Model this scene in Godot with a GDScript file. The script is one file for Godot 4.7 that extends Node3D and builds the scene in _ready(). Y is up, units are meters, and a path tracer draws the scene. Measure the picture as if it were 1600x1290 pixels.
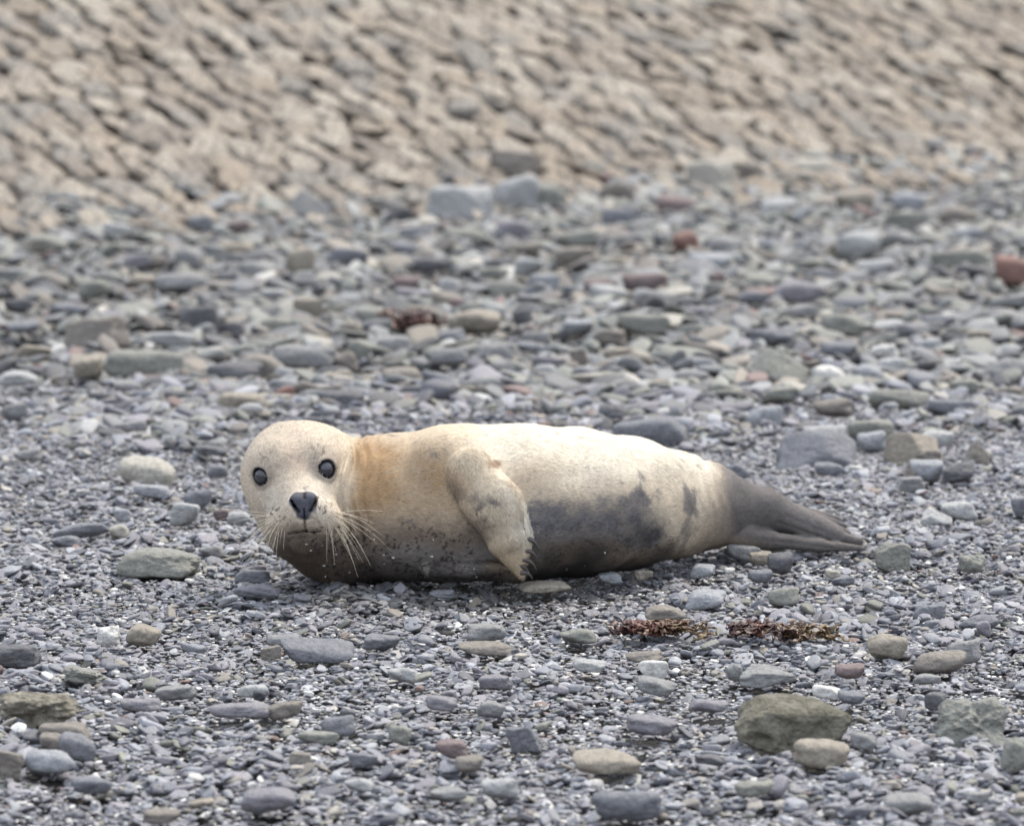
extends Node3D
# A young grey seal on a shingle beach, a stone-pitched sea wall behind. Metres, y up, the camera looks along -z.

const SHOW_SHINGLE := true
const SHOW_SEAL := true

var noise := FastNoiseLite.new()
var rng := RandomNumberGenerator.new()
var dirs := {}          # icosphere directions and triangles by subdivision
var mats := {}
var shapes := {}
var used := {}

# ---------------------------------------------------------------- names
func place(o: Node3D, called: String, parent: Node = null) -> Node3D:
	var p: Node = parent if parent else self
	var key := str(p.get_instance_id()) + called
	var n: int = used.get(key, 0)
	used[key] = n + 1
	o.name = called if n == 0 else "%s_%03d" % [called, n]
	p.add_child(o, true)
	return o

func tag(o: Node, label: String, category: String, group := "") -> void:
	o.set_meta("label", label)
	o.set_meta("category", category)
	if group:
		o.set_meta("group", group)

func obj(called: String, mesh: Mesh, m: Material, parent: Node = null) -> MeshInstance3D:
	var o := MeshInstance3D.new()
	o.mesh = mesh
	o.material_override = m
	place(o, called, parent)
	return o

# ---------------------------------------------------------------- materials
func lin(r: float, g: float, b: float) -> Color:
	return Color(r, g, b).linear_to_srgb()

func noise_tex(freq: float, octaves: int, stops: Array, size := 512, sd := 1, ridged := false) -> NoiseTexture2D:
	var t := NoiseTexture2D.new()
	var n := FastNoiseLite.new()
	n.noise_type = FastNoiseLite.TYPE_SIMPLEX
	n.frequency = freq
	n.seed = sd
	n.fractal_octaves = octaves
	n.fractal_gain = 0.6
	if ridged:
		n.fractal_type = FastNoiseLite.FRACTAL_RIDGED
	t.noise = n
	t.width = size
	t.height = size
	t.seamless = true
	var g := Gradient.new()
	var off := PackedFloat32Array()
	var col := PackedColorArray()
	for s in stops:
		off.append(s[0])
		col.append(Color(s[1], s[1], s[1]) if s[1] is float else s[1])
	g.offsets = off
	g.colors = col
	t.color_ramp = g
	return t

func stone_mat(c: Color, tex: Texture2D, bump: Texture2D, scale: float, rough: float, bump_cm: float, vertex := false) -> StandardMaterial3D:
	var m := StandardMaterial3D.new()
	m.albedo_color = c
	m.albedo_texture = tex
	m.roughness = rough
	m.metallic_specular = 0.45
	m.uv1_triplanar = true
	m.uv1_world_triplanar = true
	m.uv1_scale = Vector3(scale, scale, scale)
	m.heightmap_enabled = true
	m.heightmap_texture = bump
	m.heightmap_scale = bump_cm
	m.vertex_color_use_as_albedo = vertex
	return m

# ---------------------------------------------------------------- rocks
func ico(sub: int) -> Array:
	if dirs.has(sub):
		return dirs[sub]
	var v := PackedVector3Array()
	var f := PackedInt32Array()
	if sub == 0:
		var t := (1.0 + sqrt(5.0)) / 2.0
		for p in [[-1, t, 0], [1, t, 0], [-1, -t, 0], [1, -t, 0], [0, -1, t], [0, 1, t], [0, -1, -t], [0, 1, -t], [t, 0, -1], [t, 0, 1], [-t, 0, -1], [-t, 0, 1]]:
			v.append(Vector3(p[0], p[1], p[2]).normalized())
		for k in [[0, 11, 5], [0, 5, 1], [0, 1, 7], [0, 7, 10], [0, 10, 11], [1, 5, 9], [5, 11, 4], [11, 10, 2], [10, 7, 6], [7, 1, 8], [3, 9, 4], [3, 4, 2], [3, 2, 6], [3, 6, 8], [3, 8, 9], [4, 9, 5], [2, 4, 11], [6, 2, 10], [8, 6, 7], [9, 8, 1]]:
			f.append_array(PackedInt32Array([k[0], k[2], k[1]]))
	else:
		var low: Array = ico(sub - 1)
		v = low[0].duplicate()
		var lf: PackedInt32Array = low[1]
		var mid := {}
		for i in range(0, lf.size(), 3):
			var m := [0, 0, 0]
			for e in 3:
				var a := lf[i + e]
				var b := lf[i + (e + 1) % 3]
				var key := mini(a, b) * 100000 + maxi(a, b)
				if not mid.has(key):
					mid[key] = v.size()
					v.append((v[a] + v[b]).normalized())
				m[e] = mid[key]
			f.append_array(PackedInt32Array([lf[i], m[0], m[2], m[0], lf[i + 1], m[1], m[2], m[1], lf[i + 2], m[0], m[1], m[2]]))
	dirs[sub] = [v, f]
	return dirs[sub]

func mesh_of(v: PackedVector3Array, f: PackedInt32Array, colors := PackedColorArray(), normals := PackedVector3Array()) -> ArrayMesh:
	if normals.is_empty():
		normals.resize(v.size())
		for i in range(0, f.size(), 3):
			var n := (v[f[i + 2]] - v[f[i]]).cross(v[f[i + 1]] - v[f[i]])
			normals[f[i]] += n
			normals[f[i + 1]] += n
			normals[f[i + 2]] += n
		for i in v.size():
			normals[i] = normals[i].normalized()
	var a := []
	a.resize(Mesh.ARRAY_MAX)
	a[Mesh.ARRAY_VERTEX] = v
	a[Mesh.ARRAY_NORMAL] = normals
	a[Mesh.ARRAY_INDEX] = f
	if colors.size():
		a[Mesh.ARRAY_COLOR] = colors
	var m := ArrayMesh.new()
	m.add_surface_from_arrays(Mesh.PRIMITIVE_TRIANGLES, a)
	return m

# a rounded polyhedron: a soft intersection of half spaces, roughened by noise; it fills the box -0.5..0.5
func rock(sd: int, sub: int, faces: int, hard: float, rough: float, freq := 2.0, extra: Array = [], holes: Array = []) -> ArrayMesh:
	var r := RandomNumberGenerator.new()
	r.seed = sd * 7919 + 13
	var ns := PackedVector3Array()
	for a in [Vector3.RIGHT, Vector3.LEFT, Vector3.UP, Vector3.DOWN, Vector3.BACK, Vector3.FORWARD]:
		ns.append((a + Vector3(r.randfn(), r.randfn(), r.randfn()) * 0.12).normalized() / r.randf_range(0.9, 1.1))
	for i in faces:
		ns.append(Vector3(r.randfn(), r.randfn() * 0.8, r.randfn()).normalized() / r.randf_range(0.82, 1.18))
	for e in extra:
		ns.append(Vector3(e[0], e[1], e[2]).normalized() / e[3])
	var base: Array = ico(sub)
	var v: PackedVector3Array = base[0].duplicate()
	var shift := Vector3(sd * 3.17, sd * 1.3, -sd * 2.1)
	var lo := Vector3.ONE * 9.0
	var hi := -lo
	for i in v.size():
		var d := v[i]
		var s := 0.0
		for n in ns:
			var c := n.dot(d)
			if c > 0.02:
				s += pow(c, hard)
		var rad := pow(s, -1.0 / hard)
		var q := d * freq + shift
		rad *= 1.0 + rough * (noise.get_noise_3dv(q * 40.0) + 0.45 * noise.get_noise_3dv(q * 110.0) + 0.22 * noise.get_noise_3dv(q * 260.0))
		var p := d * rad
		for h in holes:   # [centre, radius, depth]
			var c: Vector3 = h[0]
			var w := maxf(0.0, 1.0 - p.distance_to(c) / h[1])
			p -= d * h[2] * w * w * (3.0 - 2.0 * w)
		v[i] = p
		lo = lo.min(p)
		hi = hi.max(p)
	var size := hi - lo
	var mid := (hi + lo) * 0.5
	for i in v.size():
		v[i] = (v[i] - mid) / size
	return mesh_of(v, base[1])

func stone_shape(kind: String, k: int) -> ArrayMesh:
	var key := "%s%d" % [kind, k]
	if not shapes.has(key):
		var sd := 100 + k + kind.hash() % 97
		match kind:
			"dome", "round": shapes[key] = rock(sd, 3, 7, 5.0, 0.10)
			"flat", "long": shapes[key] = rock(sd, 3, 8, 7.0, 0.10)
			"slab": shapes[key] = rock(sd, 3, 6, 6.5, 0.09)
			"slab2": shapes[key] = rock(sd, 4, 1, 13.0, 0.07, 2.0, [[-0.55, 0.6, 0.5, 0.62], [0.75, 0.45, 0.3, 0.7]])
			"block": shapes[key] = rock(sd, 4, 2, 22.0, 0.07)
			"wedge": shapes[key] = rock(sd, 4, 1, 16.0, 0.08, 2.0, [[-0.75, 0.6, 0.25, 0.55], [0.5, 0.62, 0.6, 0.42], [0.6, 0.7, -0.2, 0.6]])
			"prism": shapes[key] = rock(sd, 4, 1, 22.0, 0.06, 2.0, [[-0.62, 0.35, 0.7, 0.62], [0.62, 0.55, 0.5, 0.5], [0.2, 0.9, -0.4, 0.75]])
			"angular": shapes[key] = rock(sd, 4, 6, 15.0, 0.13)
			"spear": shapes[key] = rock(sd, 4, 2, 9.0, 0.10, 2.0, [[0.6, 0.75, 0.2, 0.5], [0.7, 0.1, 0.7, 0.6], [0.7, 0.3, -0.6, 0.6]])
			"pill": shapes[key] = rock(sd, 4, 2, 4.2, 0.05)
			"splinter": shapes[key] = rock(sd, 4, 3, 9.0, 0.30, 2.6)
			"boulder": shapes[key] = rock(sd, 4, 6, 9.0, 0.12)
			"cave": shapes[key] = rock(sd, 5, 5, 8.5, 0.24, 2.0, [], [[Vector3(0.25, -0.05, 0.95), 0.75, 0.55], [Vector3(-0.45, -0.35, 0.9), 0.6, 0.3]])
			"big": shapes[key] = rock(sd, 5, 2, 9.0, 0.10, 1.7, [[0.08, 0.95, 0.22, 0.78], [-0.8, 0.62, 0.1, 0.86], [0.8, 0.75, -0.1, 0.95], [0.85, -0.5, 0.3, 0.98], [-0.6, 0.1, 0.8, 0.92], [0.25, 0.25, 1.0, 0.9]], [[Vector3(-0.75, -0.55, 0.8), 0.45, 0.30], [Vector3(0.45, -0.1, 0.95), 0.5, 0.16]])
			"crag": shapes[key] = rock(sd, 5, 9, 17.0, 0.26, 2.4, [[-0.4, 0.8, 0.4, 0.7], [0.6, 0.5, 0.6, 0.72]], [[Vector3(0.3, 0.35, 0.95), 0.3, 0.35], [Vector3(0.35, -0.2, 1.0), 0.28, 0.35]])
			_: shapes[key] = rock(sd, 3, 9, 8.0, 0.14)   # lump
	return shapes[key]

const TINT := {
	"slate": [0.15, 0.154, 0.17], "grey": [0.205, 0.205, 0.205], "pale": [0.31, 0.313, 0.312], "violet": [0.19, 0.183, 0.20], "olive": [0.20, 0.20, 0.178],
	"tan": [0.25, 0.222, 0.183], "brown": [0.185, 0.166, 0.146], "maroon": [0.16, 0.122, 0.12], "red": [0.205, 0.118, 0.098], "white": [0.50, 0.49, 0.465],
	"cream": [0.33, 0.312, 0.272], "dark": [0.10, 0.10, 0.108], "blue": [0.25, 0.258, 0.275], "black": [0.035, 0.035, 0.042]}

# one stone that the photograph shows by itself
func stone(x: float, z: float, wide: float, tall: float, deep: float, turn: float, color: String, kind: String, label: String, base := 0.0) -> void:
	var n := int(absf(x * 137.0 + z * 71.0))
	var o := MeshInstance3D.new()
	o.mesh = stone_shape(kind, n % 6)
	o.material_override = mats[color]
	var r := RandomNumberGenerator.new()
	r.seed = n
	var flip := 1.0 if kind in ["cave", "big", "crag", "wedge", "prism", "spear", "slab2", "block"] else (PI if r.randf() < 0.5 else 0.0)
	if flip == 1.0:
		flip = 0.0
	var turned := Basis(Vector3.UP, turn + flip) * Basis(Vector3.BACK, r.randfn() * 0.05) * Basis(Vector3.RIGHT, r.randf_range(0.0, 0.12))
	o.transform = Transform3D(turned * Basis.from_scale(Vector3(wide, tall * 1.42, deep)), Vector3(x, base + tall * 0.29 + 0.02 * smoothstep(-3.0, -5.5, z), z))
	place(o, "stone" if wide < 0.3 else "boulder")
	tag(o, label, "stone" if wide < 0.3 else "boulder")
	rocks.append(PackedFloat32Array([x, z, wide * 0.5, deep * 0.5, turn, tall]))

var rocks: Array[PackedFloat32Array] = []

# ---------------------------------------------------------------- shingle: pebbles dropped one by one onto those below
const CELL := 0.011
const X0 := -5.7
const Z0 := -19.5
const NX := 1040
const NZ := 2090
var hm := PackedFloat32Array()

func half_width(z: float) -> float:
	return (10.0 - z) * 0.1254 + 1.3

func blocked(x: float, z: float, a: float) -> bool:
	for r in near_rocks(x, z):
		var dx: float = x - r[0]
		var dz: float = z - r[1]
		var c := cos(r[4])
		var s := sin(r[4])
		var u: float = (dx * c - dz * s) / (r[2] * 0.84 + a * 0.2)
		var w: float = (dx * s + dz * c) / (r[3] * 0.84 + a * 0.2)
		if u * u + w * w < 1.0:
			return true
	return false

var rock_grid := {}
func near_rocks(x: float, z: float) -> Array:
	return rock_grid.get(Vector2i(floori(x * 2.0), floori(z * 2.0)), [])

func index_rocks() -> void:
	for r in rocks:
		var reach: float = maxf(r[2], r[3]) + 0.05
		for i in range(floori((r[0] - reach) * 2.0), floori((r[0] + reach) * 2.0) + 1):
			for j in range(floori((r[1] - reach) * 2.0), floori((r[1] + reach) * 2.0) + 1):
				var key := Vector2i(i, j)
				if not rock_grid.has(key):
					rock_grid[key] = []
				rock_grid[key].append(r)

func drop(x: float, z: float, a: float, b: float, h: float, yaw: float, cap: float) -> Transform3D:
	# a, b: half length and half breadth; h: thickness. Returns a transform with a zero basis when the heap is high enough already.
	var c := cos(yaw)
	var s := sin(yaw)
	var i0 := maxi(0, int((x - a - X0) / CELL))
	var i1 := mini(NX - 1, int((x + a - X0) / CELL) + 1)
	var j0 := maxi(0, int((z - a - Z0) / CELL))
	var j1 := mini(NZ - 1, int((z + a - Z0) / CELL) + 1)
	var sum := 0.0
	var top := -9.0
	var n := 0.0
	var gx := 0.0
	var gz := 0.0
	var xx := 1e-6
	var zz := 1e-6
	for j in range(j0, j1 + 1):
		var dz := Z0 + (j + 0.5) * CELL - z
		var row := j * NX
		for i in range(i0, i1 + 1):
			var dx := X0 + (i + 0.5) * CELL - x
			var u := (dx * c - dz * s) / a
			var w := (dx * s + dz * c) / b
			if u * u + w * w <= 1.0:
				var y := hm[row + i]
				sum += y
				n += 1.0
				top = maxf(top, y)
				gx += y * dx
				gz += y * dz
				xx += dx * dx
				zz += dz * dz
	if n == 0.0:
		var at := clampi(int((z - Z0) / CELL), 0, NZ - 1) * NX + clampi(int((x - X0) / CELL), 0, NX - 1)
		sum = hm[at]
		top = sum
		n = 1.0
	var mean := sum / n
	if mean > cap:
		return Transform3D(Basis(Vector3.ZERO, Vector3.ZERO, Vector3.ZERO), Vector3.ZERO)
	gx = clampf(gx / xx * 0.8, -0.5, 0.5)
	gz = clampf(gz / zz * 0.8, -0.5, 0.5)
	if n < 4.0:
		gx = 0.0
		gz = 0.0
	var y0 := lerpf(mean, top, 0.3) + h * 0.3
	for j in range(j0, j1 + 1):
		var dz := Z0 + (j + 0.5) * CELL - z
		var row := j * NX
		for i in range(i0, i1 + 1):
			var dx := X0 + (i + 0.5) * CELL - x
			var u := (dx * c - dz * s) / a
			var w := (dx * s + dz * c) / b
			var e := u * u + w * w
			if e <= 1.0:
				hm[row + i] = maxf(hm[row + i], y0 + gx * dx + gz * dz + h * 0.5 * sqrt(1.0 - e))
	var up := Vector3(-gx + rng.randfn() * 0.10, 1.0, -gz + rng.randfn() * 0.10).normalized()
	var along := Vector3(c, 0, -s)
	along = (along - up * along.dot(up)).normalized()
	return Transform3D(Basis(along * a * 2.0, up * h, along.cross(up) * b * 2.0), Vector3(x, y0, z))

const FRONT_TINTS := [
	[0.32, [0.222, 0.228, 0.255]], [0.24, [0.232, 0.222, 0.245]], [0.12, [0.125, 0.126, 0.145]], [0.18, [0.31, 0.316, 0.338]], [0.03, [0.60, 0.59, 0.57]],
	[0.04, [0.235, 0.215, 0.19]], [0.04, [0.20, 0.20, 0.175]], [0.008, [0.19, 0.135, 0.12]], [0.02, [0.37, 0.345, 0.31]]]
const BANK_TINTS := [
	[0.26, [0.18, 0.185, 0.192]], [0.26, [0.20, 0.203, 0.185]], [0.19, [0.10, 0.10, 0.105]], [0.07, [0.275, 0.28, 0.275]], [0.010, [0.56, 0.55, 0.52]],
	[0.07, [0.235, 0.21, 0.18]], [0.08, [0.17, 0.152, 0.138]], [0.02, [0.17, 0.12, 0.112]], [0.025, [0.34, 0.32, 0.28]]]

func pick(list: Array) -> Color:
	var t := rng.randf()
	for e in list:
		t -= e[0]
		if t <= 0.0:
			var v := exp(rng.randfn() * 0.16)
			return Color(e[1][0] * v, e[1][1] * v, e[1][2] * v)
	return Color(0.2, 0.2, 0.21)

func make_shingle() -> void:
	hm.resize(NX * NZ)
	for j in NZ:
		var bank := smoothstep(-2.6, -5.4, Z0 + j * CELL)
		var y := lerpf(-0.030, -0.060, bank)
		for i in NX:
			var w := wall_side(X0 + i * CELL, Z0 + j * CELL)
			hm[j * NX + i] = maxf(y, w * RISE + 0.01) if w > 0.0 else y
	index_rocks()
	var kinds := 16
	var put: Array = []
	var tint: Array = []
	for k in kinds:
		put.append([] as Array[Transform3D])
		tint.append(PackedColorArray())
	var count := 0
	for step in 660000:
		var z := 0.0
		if step < 430000:
			z = rng.randf_range(-4.6, 3.6)
		else:
			z = rng.randf_range(-18.8, -3.2)
		var hw := half_width(z)
		var x := rng.randf_range(-3.6, 3.6) if step >= 430000 else rng.randf_range(-3.2, 3.2)
		if step >= 430000:
			x *= 1.5
		if absf(x) > hw:
			continue
		var up := wall_side(x, z)
		if up > 0.15 + 0.55 * rng.randf() * rng.randf() + 0.35 * noise.get_noise_2d(x * 120.0, z * 120.0) + 0.3 * smoothstep(0.0, 2.5, x):
			continue
		var bank := smoothstep(-2.4, -5.6, z + noise.get_noise_2d(x * 60.0, z * 60.0) * 1.6)
		var median := lerpf(0.0165, 0.056, bank) * (1.0 + 0.5 * noise.get_noise_2d(x * 90.0 + 400.0, z * 90.0))
		var spread := lerpf(0.50, 0.55, bank)
		var longest := lerpf(0.055, 0.15, bank)
		var late := (step < 430000 and step > 245000) or step > 575000
		if late:
			median *= 0.6     # the small ones come last and fill the gaps
		var size := clampf(median * exp(rng.randfn() * spread), 0.0075, longest)
		var a := size * 0.5
		var b := a * rng.randf_range(0.5, 0.92)
		var h := minf(b * 2.0, size * clampf(0.275 + rng.randfn() * 0.10, 0.12, 0.7))
		if blocked(x, z, a):
			continue
		var col := Color()
		if rng.randf() > bank:
			col = pick(FRONT_TINTS)
			if size < 0.014 and rng.randf() < 0.17:
				col = Color(0.7, 0.69, 0.66)
		else:
			col = pick(BANK_TINTS)
		# wet pebbles before the seal, with its soft shade tinted into their colour
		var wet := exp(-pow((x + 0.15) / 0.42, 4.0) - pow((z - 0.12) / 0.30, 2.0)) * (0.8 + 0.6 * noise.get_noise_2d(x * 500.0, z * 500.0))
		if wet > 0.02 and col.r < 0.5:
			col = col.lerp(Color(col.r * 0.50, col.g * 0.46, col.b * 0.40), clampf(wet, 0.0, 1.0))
		if col.r > 0.5 and size > 0.03:
			col = col * 0.62
		var t := drop(x, z, a, b, h, rng.randf() * TAU, size * 0.12 - 0.004 + maxf(0.0, up) * RISE + (0.02 if up > 0.0 else 0.0))
		if t.basis.x == Vector3.ZERO:
			continue
		var k := rng.randi() % kinds
		put[k].append(t)
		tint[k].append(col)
		count += 1
	var heap := Node3D.new()
	heap.set_meta("kind", "stuff")
	heap.set_meta("label", "loose grey and violet pebbles of the shingle beach")
	place(heap, "shingle")
	for k in kinds:
		var mm := MultiMesh.new()
		mm.transform_format = MultiMesh.TRANSFORM_3D
		mm.use_colors = true
		mm.mesh = rock(500 + k, 2, 5 + k % 6, 5.0 + (k % 4) * 2.5, 0.08)
		mm.instance_count = put[k].size()
		for i in put[k].size():
			mm.set_instance_transform(i, put[k][i])
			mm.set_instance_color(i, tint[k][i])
		var o := MultiMeshInstance3D.new()
		o.multimesh = mm
		o.material_override = mats["pebble"]
		o.set_meta("kind", "stuff")
		place(o, "pebbles", heap)
	print("pebbles ", count)

# ---------------------------------------------------------------- the stone-pitched sea wall
const FOOT := Vector3(-2.68, 0.0, -11.32)
const ALONG := Vector3(0.79, 0.0, -0.6131)
const BACK := Vector3(-0.6131, 0.0, -0.79)
const RISE := 0.22

func wall_side(x: float, z: float) -> float:
	return (Vector3(x, 0, z) - FOOT).dot(BACK)

func on_wall(s: float, u: float, out: float) -> Vector3:
	var up := (BACK + Vector3.UP * RISE).normalized()
	return FOOT + ALONG * s + up * u + up.cross(ALONG).normalized() * out * signf(up.cross(ALONG).y)

func make_wall() -> void:
	var wall := Node3D.new()
	place(wall, "sea_wall")
	wall.set_meta("label", "sloping sea wall pitched with rows of tan weathered stones")
	wall.set_meta("category", "sea wall")
	# the bedding in which the stones are set
	var v := PackedVector3Array()
	var f := PackedInt32Array()
	var cols := 120
	var rows := 60
	for j in rows + 1:
		for i in cols + 1:
			var s := lerpf(-7.5, 16.0, float(i) / cols)
			var u := lerpf(-0.5, 7.6, float(j) / rows)
			var p := on_wall(s, u, 0.0)
			p.y += noise.get_noise_2d(p.x * 300.0, p.z * 300.0) * 0.02 - 0.025
			v.append(p)
	for j in rows:
		for i in cols:
			var a := j * (cols + 1) + i
			f.append_array(PackedInt32Array([a, a + 1, a + cols + 1, a + 1, a + cols + 2, a + cols + 1]))
	# its thickness: the back and the ends run down to the ground
	obj("bedding", mesh_of(v, f), mats["bedding"], wall)
	var st := SurfaceTool.new()
	st.begin(Mesh.PRIMITIVE_TRIANGLES)
	var A := on_wall(-7.5, 7.6, 0.0)
	var B := on_wall(16.0, 7.6, 0.0)
	var A2 := A + BACK * 3.0
	var B2 := B + BACK * 3.0
	for q in [[A, B, B2, A2], [A2, B2, Vector3(B2.x, -0.3, B2.z), Vector3(A2.x, -0.3, A2.z)]]:
		for k in [0, 1, 2, 0, 2, 3]:
			st.add_vertex(q[k])
	st.generate_normals()
	obj("wall_top", st.commit(), mats["bedding"], wall)

	var r := RandomNumberGenerator.new()
	r.seed = 77
	var up := (BACK + Vector3.UP * RISE).normalized()
	var out := up.cross(ALONG).normalized()
	out *= signf(out.y)
	var list: Array = []
	var row := 0
	var u := -0.42
	while u < 7.3:
		var deep := r.randf_range(0.27, 0.35)
		var s := -7.2 + r.randf() * 0.2
		while s < 15.8:
			var wide := r.randf_range(0.17, 0.27)
			var tall := r.randf_range(0.075, 0.12)
			var lean := 0.14 + r.randfn() * 0.08
			var b := Basis(ALONG, out, ALONG.cross(out)) * Basis(Vector3.UP, r.randfn() * 0.14) * Basis(Vector3.RIGHT, lean if ALONG.cross(out).dot(up) < 0.0 else -lean) * Basis(Vector3.BACK, r.randfn() * 0.12)
			var p := on_wall(s + wide * 0.5 + r.randfn() * 0.012, u + deep * 0.5 + r.randfn() * 0.025, r.randf_range(0.0, 0.035))
			list.append([p, b * Basis.from_scale(Vector3(wide * 1.04, tall, deep * 1.06)), r.randi() % 8, r.randf(), r.randf()])
			s += wide + r.randf_range(0.008, 0.036)
		u += deep + r.randf_range(0.02, 0.05)
		row += 1
	var seen: Array = []
	var rest: Array = []
	for e in list:
		var p: Vector3 = e[0]
		var d := 10.0 - p.z
		var px := p.x / d
		var py := (p.y - 1.6) / d + 0.1184
		if absf(px) < 0.127 and py < 0.104:
			seen.append(e)
		else:
			rest.append(e)
	seen.sort_custom(func(p, q): return p[0].z > q[0].z)
	print("wall stones ", list.size(), " seen ", seen.size())
	if seen.size() > 300:
		rest.append_array(seen.slice(300))
		seen = seen.slice(0, 300)
	var forms: Array = []
	for k in 8:
		forms.append(rock(900 + k, 3, 6, 5.5 + k * 0.4, 0.22, 2.2))
	for e in seen:
		var m: Material = mats["pitching%d" % int(e[3] * 5.99)]
		var o := MeshInstance3D.new()
		o.mesh = forms[e[2]]
		o.material_override = m
		o.transform = Transform3D(e[1], e[0])
		place(o, "pitching_stone", wall)
	for k in 8:
		var some: Array = rest.filter(func(e): return e[2] == k)
		var mm := MultiMesh.new()
		mm.transform_format = MultiMesh.TRANSFORM_3D
		mm.use_colors = true
		mm.mesh = forms[k]
		mm.instance_count = some.size()
		for i in some.size():
			mm.set_instance_transform(i, Transform3D(some[i][1], some[i][0]))
			mm.set_instance_color(i, PITCH[int(some[i][3] * 5.99)])
		var o := MultiMeshInstance3D.new()
		o.multimesh = mm
		o.material_override = mats["pitching"]
		o.set_meta("kind", "stuff")
		place(o, "pitching_stones", wall)

const PITCH := [Color(0.455, 0.395, 0.325), Color(0.385, 0.328, 0.268), Color(0.50, 0.445, 0.375), Color(0.345, 0.30, 0.255), Color(0.42, 0.355, 0.283), Color(0.345, 0.316, 0.28)]

# ---------------------------------------------------------------- the seal: one skin over a field of tapered bones
var PA := PackedVector3Array()
var PBA := PackedVector3Array()
var PIL := PackedFloat32Array()
var RA := PackedFloat32Array()
var RB := PackedFloat32Array()
var PK := PackedFloat32Array()
var PN := PackedVector3Array()
var PF := PackedFloat32Array()
var PG := PackedInt32Array()

func bone(a: Vector3, b: Vector3, ra: float, rb: float, k: float, group := 0, n := Vector3.ZERO, flat := 1.0) -> void:
	PG.append(group)
	n = n.normalized()
	var ba := b - a
	if flat != 1.0:
		ba += n * ba.dot(n) * (flat - 1.0)
	PA.append(a)
	PBA.append(ba)
	PIL.append(1.0 / maxf(ba.length_squared(), 1e-9))
	RA.append(ra)
	RB.append(rb)
	PK.append(k)
	PN.append(n)
	PF.append(flat)

func one(p: Vector3, i: int) -> float:
	var pa := p - PA[i]
	if PF[i] != 1.0:
		pa += PN[i] * pa.dot(PN[i]) * (PF[i] - 1.0)
	var h := clampf(pa.dot(PBA[i]) * PIL[i], 0.0, 1.0)
	return (pa - PBA[i] * h).length() - RA[i] - (RB[i] - RA[i]) * h

func field(p: Vector3, ids: PackedInt32Array) -> float:
	# limbs are joined in themselves first, then laid against the trunk with a crease
	var d := 9.0
	var whole_ := 9.0
	var group := 0
	for i in ids:
		var e := one(p, i)
		if PG[i] != group:
			whole_ = join(whole_, d, CREASE[group])
			group = PG[i]
			d = 9.0
		var k := PK[i]
		var w := k - absf(d - e)
		d = minf(d, e)
		if w > 0.0:
			d -= w * w * 0.25 / k
	return join(whole_, d, CREASE[group])

const CREASE := [0.01, 0.006, 0.008, 0.02, 0.006]

func join(a: float, b: float, k: float) -> float:
	var w := k - absf(a - b)
	return minf(a, b) - (w * w * 0.25 / k if w > 0.0 else 0.0)

func groove(p: Vector3, a: Vector3, b: Vector3, r: float, deep: float) -> float:
	var ba := b - a
	var h := clampf((p - a).dot(ba) / ba.length_squared(), 0.0, 1.0)
	var q := (p - a - ba * h).length() / r
	return deep * exp(-q * q) if q < 3.0 else 0.0

# the same in the plane of the face, whatever the depth
func slit(p: Vector3, a: Vector3, b: Vector3, r: float, deep: float) -> float:
	var px := p.x - a.x
	var py := p.y - a.y
	var bx := b.x - a.x
	var by := b.y - a.y
	var h := clampf((px * bx + py * by) / (bx * bx + by * by), 0.0, 1.0)
	px -= bx * h
	py -= by * h
	return deep * exp(-(px * px + py * py) / (r * r))

# folds, lids, lips and nostrils
func features(p: Vector3) -> float:
	# blubber is never quite even
	var d := 0.0022 * noise.get_noise_3d(p.x * 900.0, p.y * 900.0, p.z * 900.0) + 0.0009 * noise.get_noise_3d(p.x * 2600.0, p.y * 1500.0, p.z * 1500.0)
	if p.z > 0.1 and p.x < -0.4:
		d *= 0.45
	if p.x < -0.2 and p.x > -0.46 and p.z > -0.1:
		# creases round the neck
		var w := exp(-pow((p.x + 0.385 + (p.y - 0.2) * 0.05) / 0.042, 2.0)) * smoothstep(0.08, 0.16, p.y) * smoothstep(0.40, 0.30, p.y)
		d += 0.0062 * w * (0.75 + 0.8 * noise.get_noise_2d(p.x * 1500.0, p.y * 500.0)) * sin((p.x + (p.y - 0.2) * 0.12 - 0.06 * pow(p.y - 0.22, 2.0) * 10.0 + 0.012 * noise.get_noise_2d(p.y * 700.0, p.z * 700.0)) * 225.0)
	if p.z > 0.1 and p.x < -0.4:
		for s in 2:
			var c: Vector3 = EYES[s]
			var r := p.distance_to(c)
			d += 0.010 * exp(-pow(r / 0.0255, 4.0))               # socket
			d -= 0.0066 * exp(-pow((r - 0.0288) / 0.0055, 2.0)) * (1.15 if p.y > c.y else 0.8)   # lids
			d += 0.004 * exp(-pow(p.distance_to(c + Vector3((0.03 if s == 0 else -0.03), -0.022, 0.03)) / 0.02, 2.0))
		if p.z > 0.22:
			for m in MOUTH:
				d += slit(p, m[0], m[1], 0.0042, 0.0045)
			for m in NOSTRILS:
				d += slit(p, m[0], m[1], m[2], m[3])
	if p.x > 0.64:
		for m in TOES:
			d += slit(p, m[0], m[1], 0.0045, 0.0022)
	if p.x > 0.40 and p.x < 0.62:
		# fine wrinkles where the body narrows to the tail
		d += 0.0012 * sin(p.x * 240.0 + p.y * 90.0) * smoothstep(0.42, 0.47, p.x) * smoothstep(0.60, 0.54, p.x) * smoothstep(0.1, 0.2, p.y)
	return d

func whole(p: Vector3) -> float:
	var ids := PackedInt32Array()
	for i in PA.size():
		if one(p, i) < 0.09:
			ids.append(i)
	return field(p, ids) + features(p)

# two-stage noise used by the coat
func nz(p: Vector3, f: float) -> float:
	return noise.get_noise_3dv(p * f * 100.0)

func mixc(a: Color, b: Color, t: float) -> Color:
	return a.lerp(b, clampf(t, 0.0, 1.0))

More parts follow.
